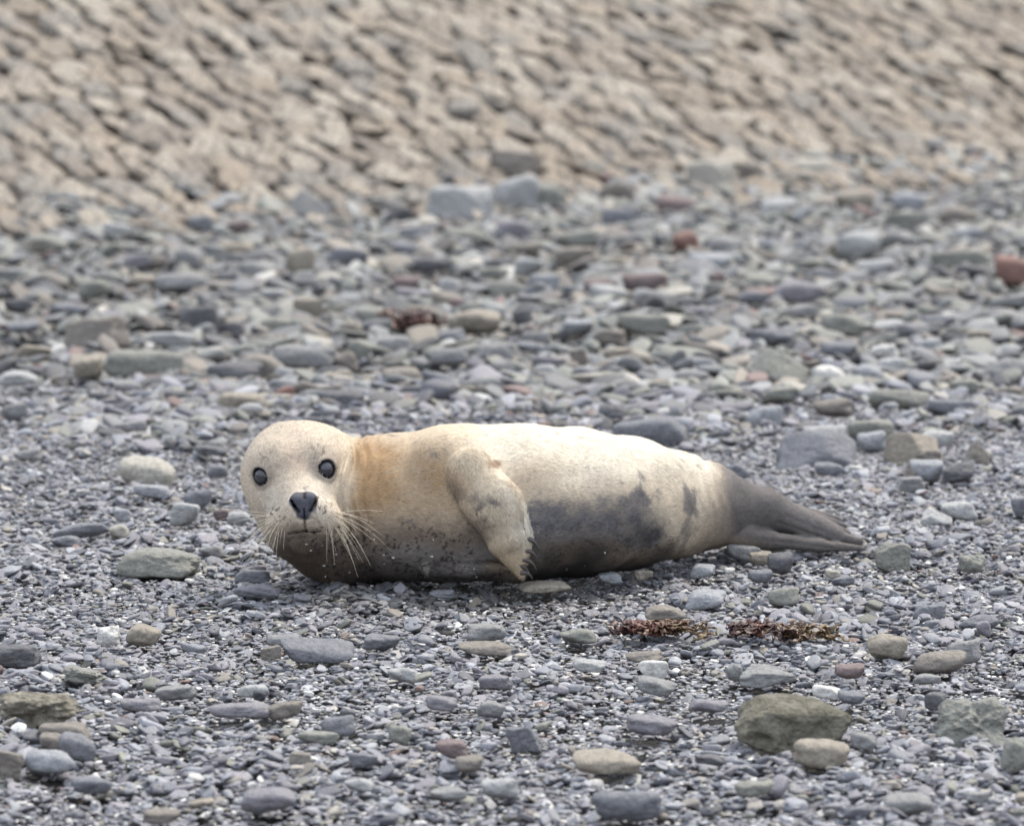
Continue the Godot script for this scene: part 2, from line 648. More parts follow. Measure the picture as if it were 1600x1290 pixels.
func blob(u: float, v: float, cu: float, cv: float, ru: float, rv: float) -> float:
	var a := (u - cu) / ru
	var b := (v - cv) / rv
	return exp(-(a * a + b * b))

# the coat, laid out along the animal: u runs from nose to tail, v from back to belly (millimetre-like units)
func coat(p: Vector3, normal: Vector3) -> Color:
	var u := 800.0 + p.x * 634.0
	var v := 905.0 - p.y * 624.0 + p.z * 101.0
	var n1 := nz(p, 6.0)
	var n2 := nz(p + Vector3(7, 0, 0), 16.0)
	var n3 := nz(p + Vector3(0, 5, 0), 45.0)
	var streak := noise.get_noise_3d(p.x * 2600.0, p.y * 9000.0, p.z * 9000.0)
	var cream := Color(0.58, 0.495, 0.38)
	var pale := Color(0.64, 0.58, 0.48)
	var c := mixc(cream, pale, smoothstep(690.0, 800.0, u) * smoothstep(800.0, 700.0, v + n1 * 30.0))
	c = mixc(c, Color(0.47, 0.385, 0.285), (0.35 + 0.5 * n1) * smoothstep(700.0, 790.0, v) * smoothstep(560.0, 700.0, u))
	# faint cloud behind the flipper and along the flank
	c = mixc(c, Color(0.40, 0.315, 0.225), 0.6 * blob(u, v, 840.0, 745.0, 45.0, 38.0))
	c = mixc(c, Color(0.40, 0.36, 0.30), 0.4 * blob(u, v, 1060.0, 740.0, 50.0, 30.0) * (1.0 + n2))
	var head := smoothstep(578.0, 522.0, u + absf(v - 745.0) * 0.08 + n1 * 10.0) * smoothstep(-0.05, 0.02, p.z)
	# tan neck and shoulder
	var tan_ := 1.05 * blob(u, v, 625.0, 748.0, 100.0, 66.0) + 0.6 * blob(u, v, 572.0, 770.0, 34.0, 90.0) + 0.4 * blob(u, v, 690.0, 772.0, 50.0, 36.0) + 0.3 * blob(u, v, 590.0, 705.0, 50.0, 22.0)
	c = mixc(c, Color(0.33, 0.218, 0.118), tan_ * (0.92 + 0.35 * n1 + 0.18 * streak) * (1.0 - head))
	c = mixc(c, Color(0.38, 0.29, 0.195), 0.7 * blob(u, v, 640.0, 815.0, 80.0, 28.0) * (1.0 - head))
	# lower chest, wet and dirty
	var chest := smoothstep(800.0, 836.0, v + n1 * 16.0 + streak * 14.0 + (u - 640.0) * -0.03) * smoothstep(820.0, 760.0, u) * smoothstep(480.0, 540.0, u)
	c = mixc(c, Color(0.215, 0.17, 0.135), chest)
	c = mixc(c, Color(0.235, 0.22, 0.205), chest * smoothstep(840.0, 870.0, v + n1 * 10.0) * 0.8)
	# throat and front of the chest
	var throat := smoothstep(822.0, 870.0, v + n2 * 12.0 - absf(u - 480.0) * 0.12) * smoothstep(640.0, 560.0, u)
	c = mixc(c, Color(0.125, 0.098, 0.078), throat * (1.0 + 0.25 * n2))
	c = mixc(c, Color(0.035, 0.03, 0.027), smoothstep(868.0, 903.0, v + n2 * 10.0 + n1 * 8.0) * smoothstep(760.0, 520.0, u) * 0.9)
	# dark belly
	var edge := 800.0 - 14.0 * smoothstep(900.0, 985.0, u) + 24.0 * smoothstep(1005.0, 1050.0, u)
	var belly := smoothstep(edge - 24.0, edge + 22.0, v + n1 * 24.0 + n2 * 14.0 + streak * 16.0) * smoothstep(800.0, 830.0, u) * smoothstep(1062.0, 1012.0, u + n1 * 25.0)
	belly = maxf(belly, 0.95 * smoothstep(0.30, 0.75, blob(u, v, 1002.0, 790.0, 26.0, 34.0) + 0.5 * n2 + 0.25 * streak))
	belly = maxf(belly, 0.85 * smoothstep(0.30, 0.8, blob(u, v, 1083.0, 780.0, 17.0, 28.0) + 0.55 * n2 + 0.25 * n3))
	belly = maxf(belly, 0.75 * smoothstep(0.35, 0.8, blob(u, v, 1078.0, 822.0, 12.0, 20.0) + 0.5 * n2 + 0.3 * n3))
	var under := smoothstep(835.0, 862.0, v + n1 * 18.0 + n2 * 8.0) * smoothstep(820.0, 880.0, u) * smoothstep(1130.0, 1070.0, u)
	c = mixc(c, Color(0.105, 0.10, 0.105) * (1.0 + 0.35 * n1 + 0.3 * streak), belly * (0.93 + 0.12 * n2))
	c = mixc(c, Color(0.20, 0.16, 0.12), under * 0.85)
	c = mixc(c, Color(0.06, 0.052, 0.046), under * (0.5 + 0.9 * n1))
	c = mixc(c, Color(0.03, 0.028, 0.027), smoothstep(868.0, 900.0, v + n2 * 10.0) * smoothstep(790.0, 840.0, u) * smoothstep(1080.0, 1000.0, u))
	# rump and hind flippers
	var rump := smoothstep(1080.0, 1150.0, u + n1 * 25.0 + (v - 790.0) * 0.35)
	c = mixc(c, Color(0.26, 0.215, 0.17), rump * 0.85)
	var hind := smoothstep(1128.0, 1165.0, u + n1 * 14.0) * smoothstep(848.0, 826.0, v - (u - 1150.0) * 0.12)
	c = mixc(c, Color(0.11, 0.102, 0.102), hind * 0.93)
	c = mixc(c, Color(0.10, 0.09, 0.086), 0.8 * smoothstep(1165.0, 1215.0, u) * smoothstep(826.0, 846.0, v))
	c = mixc(c, Color(0.14, 0.128, 0.124), smoothstep(1205.0, 1290.0, u) * (0.55 + 0.5 * n1))
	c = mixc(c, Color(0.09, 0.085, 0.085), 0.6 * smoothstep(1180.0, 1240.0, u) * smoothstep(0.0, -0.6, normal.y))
	# front flipper
	var arm := smoothstep(0.155, 0.185, p.z + (0.02 if v > 820.0 else 0.0)) * smoothstep(690.0, 712.0, u) * smoothstep(860.0, 840.0, u)
	if arm > 0.0 and flipper_d(p) < 0.006:
		var f := mixc(Color(0.50, 0.42, 0.315), pale, smoothstep(770.0, 815.0, u - (v - 780.0) * 0.25))
		f = mixc(f, Color(0.37, 0.245, 0.125), 0.8 * blob(u, v, 700.0, 765.0, 34.0, 34.0))
		f = mixc(f, Color(0.19, 0.148, 0.112), 0.85 * smoothstep(0.2, 0.8, blob(u + (v - 790.0) * -0.55, v, 722.0, 795.0, 24.0, 62.0) + 0.25 * n2 + 0.15 * streak))  # shade along the leading edge, painted into the coat
		f = mixc(f, Color(0.11, 0.098, 0.095), 0.9 * smoothstep(0.25, 0.8, blob(u, v, 744.0, 808.0, 27.0, 28.0) + 0.4 * n2 + 0.2 * n3))
		f = mixc(f, Color(0.14, 0.125, 0.12), 0.85 * smoothstep(0.4, 0.75, blob(u, v, 775.0, 790.0, 18.0, 10.0) + 0.45 * n2))
		f = mixc(f, Color(0.43, 0.33, 0.22), 0.7 * smoothstep(830.0, 880.0, v))
		c = mixc(c, f, arm)
	# tuft and fold behind the flipper
	c = mixc(c, Color(0.20, 0.12, 0.07), 0.8 * smoothstep(0.3, 0.8, blob(u, v, 775.0, 728.0, 13.0, 7.0) + 0.3 * n3))
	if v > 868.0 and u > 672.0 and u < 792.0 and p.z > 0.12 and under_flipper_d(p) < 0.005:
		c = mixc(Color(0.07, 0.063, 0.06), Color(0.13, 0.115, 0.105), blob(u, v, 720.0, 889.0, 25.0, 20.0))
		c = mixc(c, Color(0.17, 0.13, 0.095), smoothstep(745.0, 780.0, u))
	# face
	if head > 0.0:
		var f := Color(0.54, 0.455, 0.355)
		f = mixc(f, Color(0.42, 0.36, 0.29), smoothstep(735.0, 690.0, v + n1 * 16.0) * 0.75)
		f = mixc(f, Color(0.38, 0.265, 0.20), 0.6 * blob(u, v, 463.0, 728.0, 20.0, 17.0) * (1.0 + n2))
		f = mixc(f, Color(0.56, 0.505, 0.425), blob(u, v, 500.0, 785.0, 28.0, 30.0) + 0.6 * blob(u, v, 430.0, 785.0, 26.0, 30.0))
		f = mixc(f, Color(0.27, 0.225, 0.18), 0.8 * smoothstep(812.0, 836.0, v + n2 * 8.0) * smoothstep(60.0, 20.0, absf(u - 476.0)))
		f = mixc(f, Color(0.13, 0.10, 0.078), smoothstep(828.0, 856.0, v + n2 * 9.0 - absf(u - 478.0) * 0.10))
		# whisker spots
		var spots := smoothstep(0.12, 0.34, nz(p, 75.0) * 0.8 + n3 * 0.4) * (1.1 * blob(u, v, 437.0, 806.0, 22.0, 15.0) + 1.1 * blob(u, v, 512.0, 800.0, 17.0, 16.0) + 0.5 * blob(u, v, 475.0, 818.0, 26.0, 8.0))
		f = mixc(f, Color(0.10, 0.08, 0.07), spots * 0.9)
		for s in 2:
			var r := p.distance_to(EYES[s])
			var corner: Vector3 = EYES[s] + Vector3(0.030 if s == 0 else -0.028, 0.008, 0.008)
			f = mixc(f, Color(0.14, 0.11, 0.10), 0.85 * exp(-pow(p.distance_to(corner) / 0.019, 2.0)))
			f = mixc(f, Color(0.19, 0.155, 0.14), 0.75 * exp(-pow(r / 0.037, 6.0)))
			f = mixc(f, Color(0.03, 0.028, 0.03), smoothstep(0.0320, 0.0245, r))
			# brow bristles' dark roots
			var brow: Vector3 = EYES[s] + Vector3(0.012 if s == 0 else -0.012, 0.047, 0.0)
			f = mixc(f, Color(0.14, 0.11, 0.10), 0.85 * smoothstep(0.15, 0.35, nz(p, 70.0)) * exp(-pow(p.distance_to(brow) / 0.026, 2.0)))
		var nose := nose_mask(p)
		f = mixc(f, Color(0.072, 0.074, 0.09), nose)
		for m in MOUTH:
			f = mixc(f, Color(0.03, 0.023, 0.02), 0.75 * slit(p, m[0], m[1], 0.0036, 1.0))
		for m in NOSTRILS:
			f = mixc(f, Color(0.006, 0.006, 0.007), slit(p, m[0], m[1], m[2] * 0.9, 1.0) * nose)
		c = mixc(c, f, head)
	# dirt flecks on the underside
	var dirt := smoothstep(795.0, 840.0, v) * smoothstep(470.0, 500.0, u) * smoothstep(1120.0, 1060.0, u)
	if arm > 0.5 and u > 740.0:
		dirt = 0.0
	c = mixc(c, Color(0.035, 0.028, 0.025), dirt * smoothstep(0.30, 0.44, nz(p + Vector3(3, 1, 0), 72.0) * 0.8 + 0.35 * n2 + 0.2 * n3) * (0.95 if u < 790.0 else 0.6))
	var lie := noise.get_noise_3d(p.x * 5200.0 + p.y * 900.0, p.y * 21000.0, p.z * 21000.0)
	var v1 := 1.0 + 0.10 * streak + 0.12 * lie + 0.07 * n2 + 0.05 * n1 + 0.06 * n3
	return Color(c.r * v1, c.g * v1, c.b * v1)

func near_some(p: Vector3, from: int, to: int) -> float:
	var d := 9.0
	for i in range(from, to):
		d = minf(d, one(p, i))
	return d

func flipper_d(p: Vector3) -> float:
	return near_some(p, ARM[0], ARM[1])

func under_flipper_d(p: Vector3) -> float:
	return near_some(p, LOW[0], LOW[1])

func nose_mask(p: Vector3) -> float:
	return smoothstep(0.010, 0.004, near_some(p, NOSE[0], NOSE[1]) + nz(p, 40.0) * 0.002) * smoothstep(0.255, 0.268, p.z)

var EYES: Array[Vector3] = []
var MOUTH: Array = []
var NOSTRILS: Array = []
var TOES: Array = []
var ARM := [0, 0]
var LOW := [0, 0]
var NOSE := [0, 0]

# surface nets over blocks that the skin passes through
func net(cell: float, lo: Vector3, hi: Vector3) -> Array:
	var nx := int((hi.x - lo.x) / cell / 8.0) * 8 + 9
	var ny := int((hi.y - lo.y) / cell / 8.0) * 8 + 9
	var nzz := int((hi.z - lo.z) / cell / 8.0) * 8 + 9
	var g := PackedFloat32Array()
	g.resize(nx * ny * nzz)
	g.fill(5.0)
	var all := PackedInt32Array(range(PA.size()))
	var reach := cell * 8.0 * 0.87
	var active: Array = []
	for bz in nzz / 8:
		for by in ny / 8:
			for bx in nx / 8:
				var c := lo + Vector3(bx * 8 + 4, by * 8 + 4, bz * 8 + 4) * cell
				var ds := PackedFloat32Array()
				var least := 9.0
				for i in all:
					var e := one(c, i) / maxf(1.0, PF[i] * 0.0 + 1.0)
					ds.append(e)
					least = minf(least, e)
				if least > reach + 0.05 or least < -0.095:
					continue
				var ids := PackedInt32Array()
				for i in all:
					if ds[i] < reach * PF[i] + 0.06:
						ids.append(i)
				var d0 := field(c, ids)
				if absf(d0) > reach * 1.9 + 0.02:
					continue
				active.append([bx, by, bz])
				for k in 8:
					for j in 8:
						for i in 8:
							var p := lo + Vector3(bx * 8 + i, by * 8 + j, bz * 8 + k) * cell
							g[((bz * 8 + k) * ny + by * 8 + j) * nx + bx * 8 + i] = field(p, ids) + features(p)
	var v := PackedVector3Array()
	var id := {}
	var sy := nx
	var sz := nx * ny
	var offs := [0, 1, sy, sy + 1, sz, sz + 1, sz + sy, sz + sy + 1]
	var es := [[0, 1], [2, 3], [4, 5], [6, 7], [0, 2], [1, 3], [4, 6], [5, 7], [0, 4], [1, 5], [2, 6], [3, 7]]
	var corner := []
	for q in 8:
		corner.append(Vector3(q & 1, (q >> 1) & 1, q >> 2))
	for b in active:
		for k in range(b[2] * 8, b[2] * 8 + 8):
			for j in range(b[1] * 8, b[1] * 8 + 8):
				for i in range(b[0] * 8, b[0] * 8 + 8):
					var at: int = k * sz + j * sy + i
					var mask := 0
					var ok := true
					for q in 8:
						var val := g[at + offs[q]]
						if val > 4.9:
							ok = false
							break
						if val < 0.0:
							mask |= 1 << q
					if not ok or mask == 0 or mask == 255:
						continue
					var sum := Vector3.ZERO
					var n := 0
					for e in es:
						var a := g[at + offs[e[0]]]
						var c := g[at + offs[e[1]]]
						if (a < 0.0) != (c < 0.0):
							sum += (corner[e[0]] as Vector3).lerp(corner[e[1]], a / (a - c))
							n += 1
					id[at] = v.size()
					v.append(lo + (Vector3(i, j, k) + sum / n) * cell)
	var f := PackedInt32Array()
	for at in id:
		var inside := g[at] < 0.0
		for way in [[1, sy, sz], [sy, sz, 1], [sz, 1, sy]]:
			var o: int = at + way[0]
			if (g[o] < 0.0) == inside or g[o] > 4.9:
				continue
			var a: int = id.get(at, -1)
			var b: int = id.get(at - way[1], -1)
			var c: int = id.get(at - way[1] - way[2], -1)
			var d: int = id.get(at - way[2], -1)
			if a < 0 or b < 0 or c < 0 or d < 0:
				continue
			if inside:
				f.append_array(PackedInt32Array([a, c, b, a, d, c]))
			else:
				f.append_array(PackedInt32Array([a, b, c, a, c, d]))
	return [v, f]

func slope(p: Vector3, ids: PackedInt32Array, h: float) -> Vector3:
	var k1 := field(p + Vector3(h, -h, -h), ids) + features(p + Vector3(h, -h, -h))
	var k2 := field(p + Vector3(-h, -h, h), ids) + features(p + Vector3(-h, -h, h))
	var k3 := field(p + Vector3(-h, h, -h), ids) + features(p + Vector3(-h, h, -h))
	var k4 := field(p + Vector3(h, h, h), ids) + features(p + Vector3(h, h, h))
	return (Vector3(1, -1, -1) * k1 + Vector3(-1, -1, 1) * k2 + Vector3(-1, 1, -1) * k3 + Vector3(1, 1, 1) * k4) / (4.0 * h)

func finer(v: PackedVector3Array, f: PackedInt32Array, pass_: int) -> Array:
	# splits the triangles of the face and the front flipper in four
	var out := PackedInt32Array()
	var mid := {}
	for t in range(0, f.size(), 3):
		var c := (v[f[t]] + v[f[t + 1]] + v[f[t + 2]]) / 3.0
		var face := c.x < -0.38 and c.z > 0.02 and c.y > 0.05
		if pass_ == 1:
			face = c.z > 0.17 and c.x < -0.40 and c.y > 0.10
		if not face:
			out.append_array(PackedInt32Array([f[t], f[t + 1], f[t + 2]]))
			continue
		var m := [0, 0, 0]
		for e in 3:
			var a := f[t + e]
			var b := f[t + (e + 1) % 3]
			var key := mini(a, b) * 4000000 + maxi(a, b)
			if not mid.has(key):
				mid[key] = v.size()
				v.append((v[a] + v[b]) * 0.5)
			m[e] = mid[key]
		out.append_array(PackedInt32Array([f[t], m[0], m[2], m[0], f[t + 1], m[1], m[2], m[1], f[t + 2], m[0], m[1], m[2]]))
	return [v, out]

func tube(path: PackedVector3Array, r0: float, r1: float, sides := 5) -> ArrayMesh:
	var v := PackedVector3Array()
	var f := PackedInt32Array()
	var n := path.size()
	for i in n:
		var a := (path[mini(i + 1, n - 1)] - path[maxi(i - 1, 0)]).normalized()
		var s := a.cross(Vector3.UP if absf(a.y) < 0.9 else Vector3.RIGHT).normalized()
		var t := a.cross(s)
		var r := lerpf(r0, r1, float(i) / (n - 1))
		for k in sides:
			v.append(path[i] + (s * cos(TAU * k / sides) + t * sin(TAU * k / sides)) * r)
	for i in n - 1:
		for k in sides:
			var a := i * sides + k
			var b := i * sides + (k + 1) % sides
			f.append_array(PackedInt32Array([a, b, a + sides, b, b + sides, a + sides]))
	v.append(path[0])
	v.append(path[n - 1])
	for k in sides:
		f.append_array(PackedInt32Array([v.size() - 2, (k + 1) % sides, k, v.size() - 1, (n - 1) * sides + k, (n - 1) * sides + (k + 1) % sides]))
	return mesh_of(v, f)

func make_seal() -> void:
	PA.clear()
	bone(Vector3(-0.4420, 0.1559, 0.0300), Vector3(-0.3720, 0.1660, 0.0000), 0.1330, 0.1600, 0.030, 0)
	bone(Vector3(-0.3720, 0.1660, 0.0000), Vector3(-0.2691, 0.1788, 0.0000), 0.1600, 0.1800, 0.020, 0)
	bone(Vector3(-0.2691, 0.1788, 0.0000), Vector3(-0.1424, 0.1900, 0.0000), 0.1800, 0.1920, 0.020, 0)
	bone(Vector3(-0.1424, 0.1900, 0.0000), Vector3(0.0158, 0.1900, 0.0000), 0.1920, 0.1930, 0.020, 0)
	bone(Vector3(0.0158, 0.1900, 0.0000), Vector3(0.1592, 0.1831, -0.0600), 0.1930, 0.1830, 0.020, 0)
	bone(Vector3(0.1592, 0.1831, -0.0600), Vector3(0.2897, 0.1660, -0.1700), 0.1830, 0.1640, 0.020, 0)
	bone(Vector3(0.2897, 0.1660, -0.1700), Vector3(0.4083, 0.1415, -0.3200), 0.1640, 0.1350, 0.020, 0)
	bone(Vector3(0.4083, 0.1415, -0.3200), Vector3(0.5035, 0.1210, -0.4300), 0.1350, 0.1070, 0.020, 0)
	bone(Vector3(0.5035, 0.1210, -0.4300), Vector3(0.5806, 0.1022, -0.4800), 0.1070, 0.0780, 0.030, 0)
	bone(Vector3(0.5806, 0.1022, -0.4800), Vector3(0.6227, 0.0974, -0.4900), 0.0780, 0.0500, 0.030, 0)
	bone(Vector3(-0.4880, 0.2193, 0.0500), Vector3(-0.3798, 0.1836, 0.0000), 0.1220, 0.1580, 0.060, 0)
	bone(Vector3(-0.5330, 0.2716, 0.0850), Vector3(-0.5330, 0.2717, 0.0850), 0.1320, 0.1320, 0.045, 0)
	bone(Vector3(-0.4887, 0.2706, 0.0300), Vector3(-0.4887, 0.2707, 0.0300), 0.1180, 0.1180, 0.040, 0)
	bone(Vector3(-0.5259, 0.1991, 0.1100), Vector3(-0.5259, 0.1992, 0.1100), 0.0930, 0.0930, 0.050, 0)
	bone(Vector3(-0.5158, 0.1363, 0.0700), Vector3(-0.4348, 0.0906, 0.0200), 0.0750, 0.1000, 0.060, 0)
	bone(Vector3(-0.5163, 0.2485, 0.1700), Vector3(-0.5012, 0.2092, 0.2580), 0.0880, 0.0550, 0.045, 0)
	bone(Vector3(-0.5518, 0.1767, 0.2380), Vector3(-0.5518, 0.1768, 0.2380), 0.0420, 0.0420, 0.035, 0)
	bone(Vector3(-0.4497, 0.1832, 0.2400), Vector3(-0.4497, 0.1833, 0.2400), 0.0420, 0.0420, 0.035, 0)
	bone(Vector3(-0.4993, 0.1322, 0.2120), Vector3(-0.4993, 0.1323, 0.2120), 0.0400, 0.0400, 0.030, 0)
	bone(Vector3(-0.5783, 0.3137, 0.1650), Vector3(-0.5783, 0.3138, 0.1650), 0.0420, 0.0420, 0.040, 0)
	bone(Vector3(-0.4725, 0.3262, 0.1650), Vector3(-0.4725, 0.3263, 0.1650), 0.0420, 0.0420, 0.040, 0)
	bone(Vector3(-0.5159, 0.2394, 0.2960), Vector3(-0.4837, 0.2425, 0.2960), 0.0150, 0.0150, 0.010, 0)
	bone(Vector3(-0.5142, 0.2354, 0.3000), Vector3(-0.5019, 0.2096, 0.3040), 0.0125, 0.0095, 0.010, 0)
	bone(Vector3(-0.4835, 0.2369, 0.3000), Vector3(-0.4958, 0.2096, 0.3040), 0.0125, 0.0095, 0.010, 0)
	bone(Vector3(-0.4989, 0.2354, 0.3000), Vector3(-0.4988, 0.2111, 0.3040), 0.0125, 0.0100, 0.010, 0)
	bone(Vector3(-0.1563, 0.2977, 0.1150), Vector3(-0.0857, 0.2520, 0.1500), 0.0850, 0.0640, 0.050, 0, Vector3(0.1200, 0.1200, 1.0000), 1.30)
	bone(Vector3(-0.0994, 0.2838, 0.1760), Vector3(-0.0434, 0.2183, 0.2120), 0.0660, 0.0600, 0.040, 1, Vector3(0.1200, 0.1200, 1.0000), 1.70)
	bone(Vector3(-0.0434, 0.2183, 0.2120), Vector3(-0.0124, 0.1430, 0.2110), 0.0600, 0.0420, 0.030, 1, Vector3(0.1200, 0.1200, 1.0000), 1.80)
	bone(Vector3(-0.0961, 0.2133, 0.2100), Vector3(-0.0341, 0.1187, 0.2060), 0.0240, 0.0230, 0.022, 1, Vector3(0.1200, 0.1200, 1.0000), 1.30)
	bone(Vector3(-0.0341, 0.1187, 0.2060), Vector3(0.0218, 0.0430, 0.1840), 0.0240, 0.0130, 0.010, 1, Vector3(0.1200, 0.1200, 1.0000), 1.30)
	bone(Vector3(-0.0248, 0.1313, 0.2060), Vector3(0.0140, 0.0673, 0.1880), 0.0260, 0.0130, 0.010, 1, Vector3(0.1200, 0.1200, 1.0000), 1.30)
	bone(Vector3(-0.0171, 0.1407, 0.2060), Vector3(0.0280, 0.0786, 0.1900), 0.0260, 0.0130, 0.010, 1, Vector3(0.1200, 0.1200, 1.0000), 1.30)
	bone(Vector3(-0.0093, 0.1501, 0.2060), Vector3(0.0342, 0.1011, 0.1930), 0.0260, 0.0130, 0.010, 1, Vector3(0.1200, 0.1200, 1.0000), 1.30)
	bone(Vector3(-0.0046, 0.2283, 0.2050), Vector3(0.0373, 0.1298, 0.1960), 0.0260, 0.0130, 0.022, 1, Vector3(0.1200, 0.1200, 1.0000), 1.30)
	bone(Vector3(-0.2003, 0.0471, 0.1300), Vector3(-0.1093, 0.0495, 0.1550), 0.0220, 0.0200, 0.015, 2)
	bone(Vector3(-0.1093, 0.0495, 0.1550), Vector3(-0.0156, 0.0558, 0.1650), 0.0200, 0.0120, 0.012, 2)
	bone(Vector3(0.5374, 0.1332, -0.4500), Vector3(0.6546, 0.1070, -0.4700), 0.0620, 0.0520, 0.040, 3)
	bone(Vector3(0.6546, 0.1070, -0.4700), Vector3(0.7652, 0.0682, -0.4600), 0.0520, 0.0340, 0.030, 3, Vector3(0.0000, 0.3500, 1.0000), 1.30)
	bone(Vector3(0.7652, 0.0682, -0.4600), Vector3(0.8284, 0.0448, -0.4600), 0.0350, 0.0260, 0.020, 3, Vector3(0.0000, 0.3500, 1.0000), 1.30)
	bone(Vector3(0.8035, 0.0481, -0.4600), Vector3(0.8982, 0.0247, -0.4600), 0.0200, 0.0100, 0.012, 3)
	bone(Vector3(0.7799, 0.0787, -0.4800), Vector3(0.8698, 0.0452, -0.4800), 0.0180, 0.0080, 0.010, 3)
	bone(Vector3(0.7513, 0.0943, -0.5000), Vector3(0.8621, 0.0592, -0.5100), 0.0160, 0.0080, 0.010, 3)
	bone(Vector3(0.7326, 0.1015, -0.5200), Vector3(0.8477, 0.0717, -0.5400), 0.0140, 0.0080, 0.010, 3)
	bone(Vector3(0.5271, 0.0637, -0.4000), Vector3(0.6603, 0.0357, -0.4200), 0.0360, 0.0240, 0.030, 4)
	bone(Vector3(0.6603, 0.0357, -0.4200), Vector3(0.7932, 0.0209, -0.4300), 0.0240, 0.0160, 0.015, 4)
	bone(Vector3(0.7932, 0.0209, -0.4300), Vector3(0.9082, 0.0093, -0.4400), 0.0160, 0.0060, 0.012, 4)
	ARM = [26, 34]
	LOW = [34, 36]
	NOSE = [21, 25]
	EYES = [Vector3(-0.6014, 0.2852, 0.1980), Vector3(-0.4554, 0.3015, 0.2030)]
	WHISK = [Vector3(-0.5540, 0.1859, 0.2800), Vector3(-0.4431, 0.1924, 0.2820)]
	MOUTH = [[Vector3(-0.5368, 0.1537, 0.2620), Vector3(-0.5192, 0.1583, 0.2720)], [Vector3(-0.5192, 0.1583, 0.2720), Vector3(-0.4957, 0.1626, 0.2800)], [Vector3(-0.4957, 0.1626, 0.2800), Vector3(-0.4776, 0.1583, 0.2720)], [Vector3(-0.4776, 0.1583, 0.2720), Vector3(-0.4611, 0.1615, 0.2620)], [Vector3(-0.4976, 0.1919, 0.3000), Vector3(-0.4972, 0.1626, 0.2800)]]
	TOES = [[Vector3(0.7064, 0.0960, -0.5000), Vector3(0.8315, 0.0422, -0.5000)], [Vector3(0.6879, 0.0802, -0.4700), Vector3(0.8293, 0.0282, -0.4700)], [Vector3(0.6456, 0.0396, -0.4500), Vector3(0.8279, 0.0145, -0.4500)]]
	NOSTRILS = [[Vector3(-0.5274, 0.2370, 0.3120), Vector3(-0.5212, 0.2251, 0.3150), 0.0040, 0.0080], [Vector3(-0.5212, 0.2251, 0.3150), Vector3(-0.5104, 0.2130, 0.3170), 0.0036, 0.0080], [Vector3(-0.4706, 0.2401, 0.3120), Vector3(-0.4752, 0.2266, 0.3150), 0.0040, 0.0080], [Vector3(-0.4752, 0.2266, 0.3150), Vector3(-0.4843, 0.2145, 0.3170), 0.0036, 0.0080], [Vector3(-0.4981, 0.2193, 0.3180), Vector3(-0.4976, 0.1971, 0.3140), 0.0028, 0.0040], [Vector3(-0.4997, 0.2615, 0.3100), Vector3(-0.4980, 0.2467, 0.3150), 0.0050, 0.0040]]
	var t0 := Time.get_ticks_msec()
	var made := net(0.0045, Vector3(-0.72, -0.03, -0.62), Vector3(0.92, 0.43, 0.38))
	made = finer(made[0], made[1], 0)
	made = finer(made[0], made[1], 1)
	var v: PackedVector3Array = made[0]
	var f: PackedInt32Array = made[1]
	var normals := PackedVector3Array()
	var colors := PackedColorArray()
	normals.resize(v.size())
	colors.resize(v.size())
	var cells := {}
	for i in v.size():
		var p := v[i]
		var key := Vector3i((p * 30.0).floor())
		if not cells.has(key):
			var c := (Vector3(key) + Vector3.ONE * 0.5) / 30.0
			var ids := PackedInt32Array()
			for q in PA.size():
				if one(c, q) < 0.035 * PF[q] + 0.06:
					ids.append(q)
			cells[key] = ids
		var ids: PackedInt32Array = cells[key]
		var s := slope(p, ids, 0.0012)
		var d := field(p, ids) + features(p)
		p -= s.normalized() * clampf(d / maxf(s.length(), 0.6), -0.003, 0.003)
		v[i] = p
		normals[i] = s.normalized()
		colors[i] = coat(p, normals[i])
	print("seal ", v.size(), " vertices, ", Time.get_ticks_msec() - t0, " ms")

	var seal := Node3D.new()
	place(seal, "seal")
	tag(seal, "young cream seal lying on its side on the shingle, looking at the camera", "seal")
	var skin := StandardMaterial3D.new()
	skin.vertex_color_use_as_albedo = true
	skin.roughness = 0.72
	skin.metallic_specular = 0.35
	skin.heightmap_enabled = true
	skin.heightmap_texture = noise_tex(0.05, 4, [[0.0, 0.0], [1.0, 1.0]], 512, 61)
	skin.heightmap_scale = 0.10
	skin.uv1_triplanar = true
	skin.uv1_world_triplanar = true
	skin.uv1_scale = Vector3(6, 14, 10)
	obj("body", mesh_of(v, f, colors, normals), skin, seal)

	# eyes
	var wet := StandardMaterial3D.new()
	wet.albedo_color = lin(0.038, 0.038, 0.048)
	wet.roughness = 0.22
	wet.clearcoat_enabled = true
	wet.clearcoat = 0.35
	wet.clearcoat_roughness = 0.03
	for s in 2:
		var ball := SphereMesh.new()
		ball.radius = 0.0230
		ball.height = 0.046
		ball.radial_segments = 32
		ball.rings = 16
		var o := obj("eye", ball, wet, seal)
		o.position = EYES[s] + Vector3(0, 0, -0.0060)

	# claws of the front flipper
	var horn := StandardMaterial3D.new()
	horn.albedo_color = lin(0.085, 0.07, 0.066)
	horn.roughness = 0.45
	var claws := [
		[Vector3(0.0341, 0.1340, 0.2030), Vector3(0.0653, 0.1012, 0.1940)],
		[Vector3(0.0311, 0.1035, 0.1990), Vector3(0.0606, 0.0770, 0.1900)],
		[Vector3(0.0249, 0.0811, 0.1960), Vector3(0.0591, 0.0528, 0.1860)],
		[Vector3(0.0109, 0.0698, 0.1940), Vector3(0.0452, 0.0329, 0.1800)],
		[Vector3(0.0202, 0.0471, 0.1900), Vector3(0.0499, 0.0276, 0.1760)]]
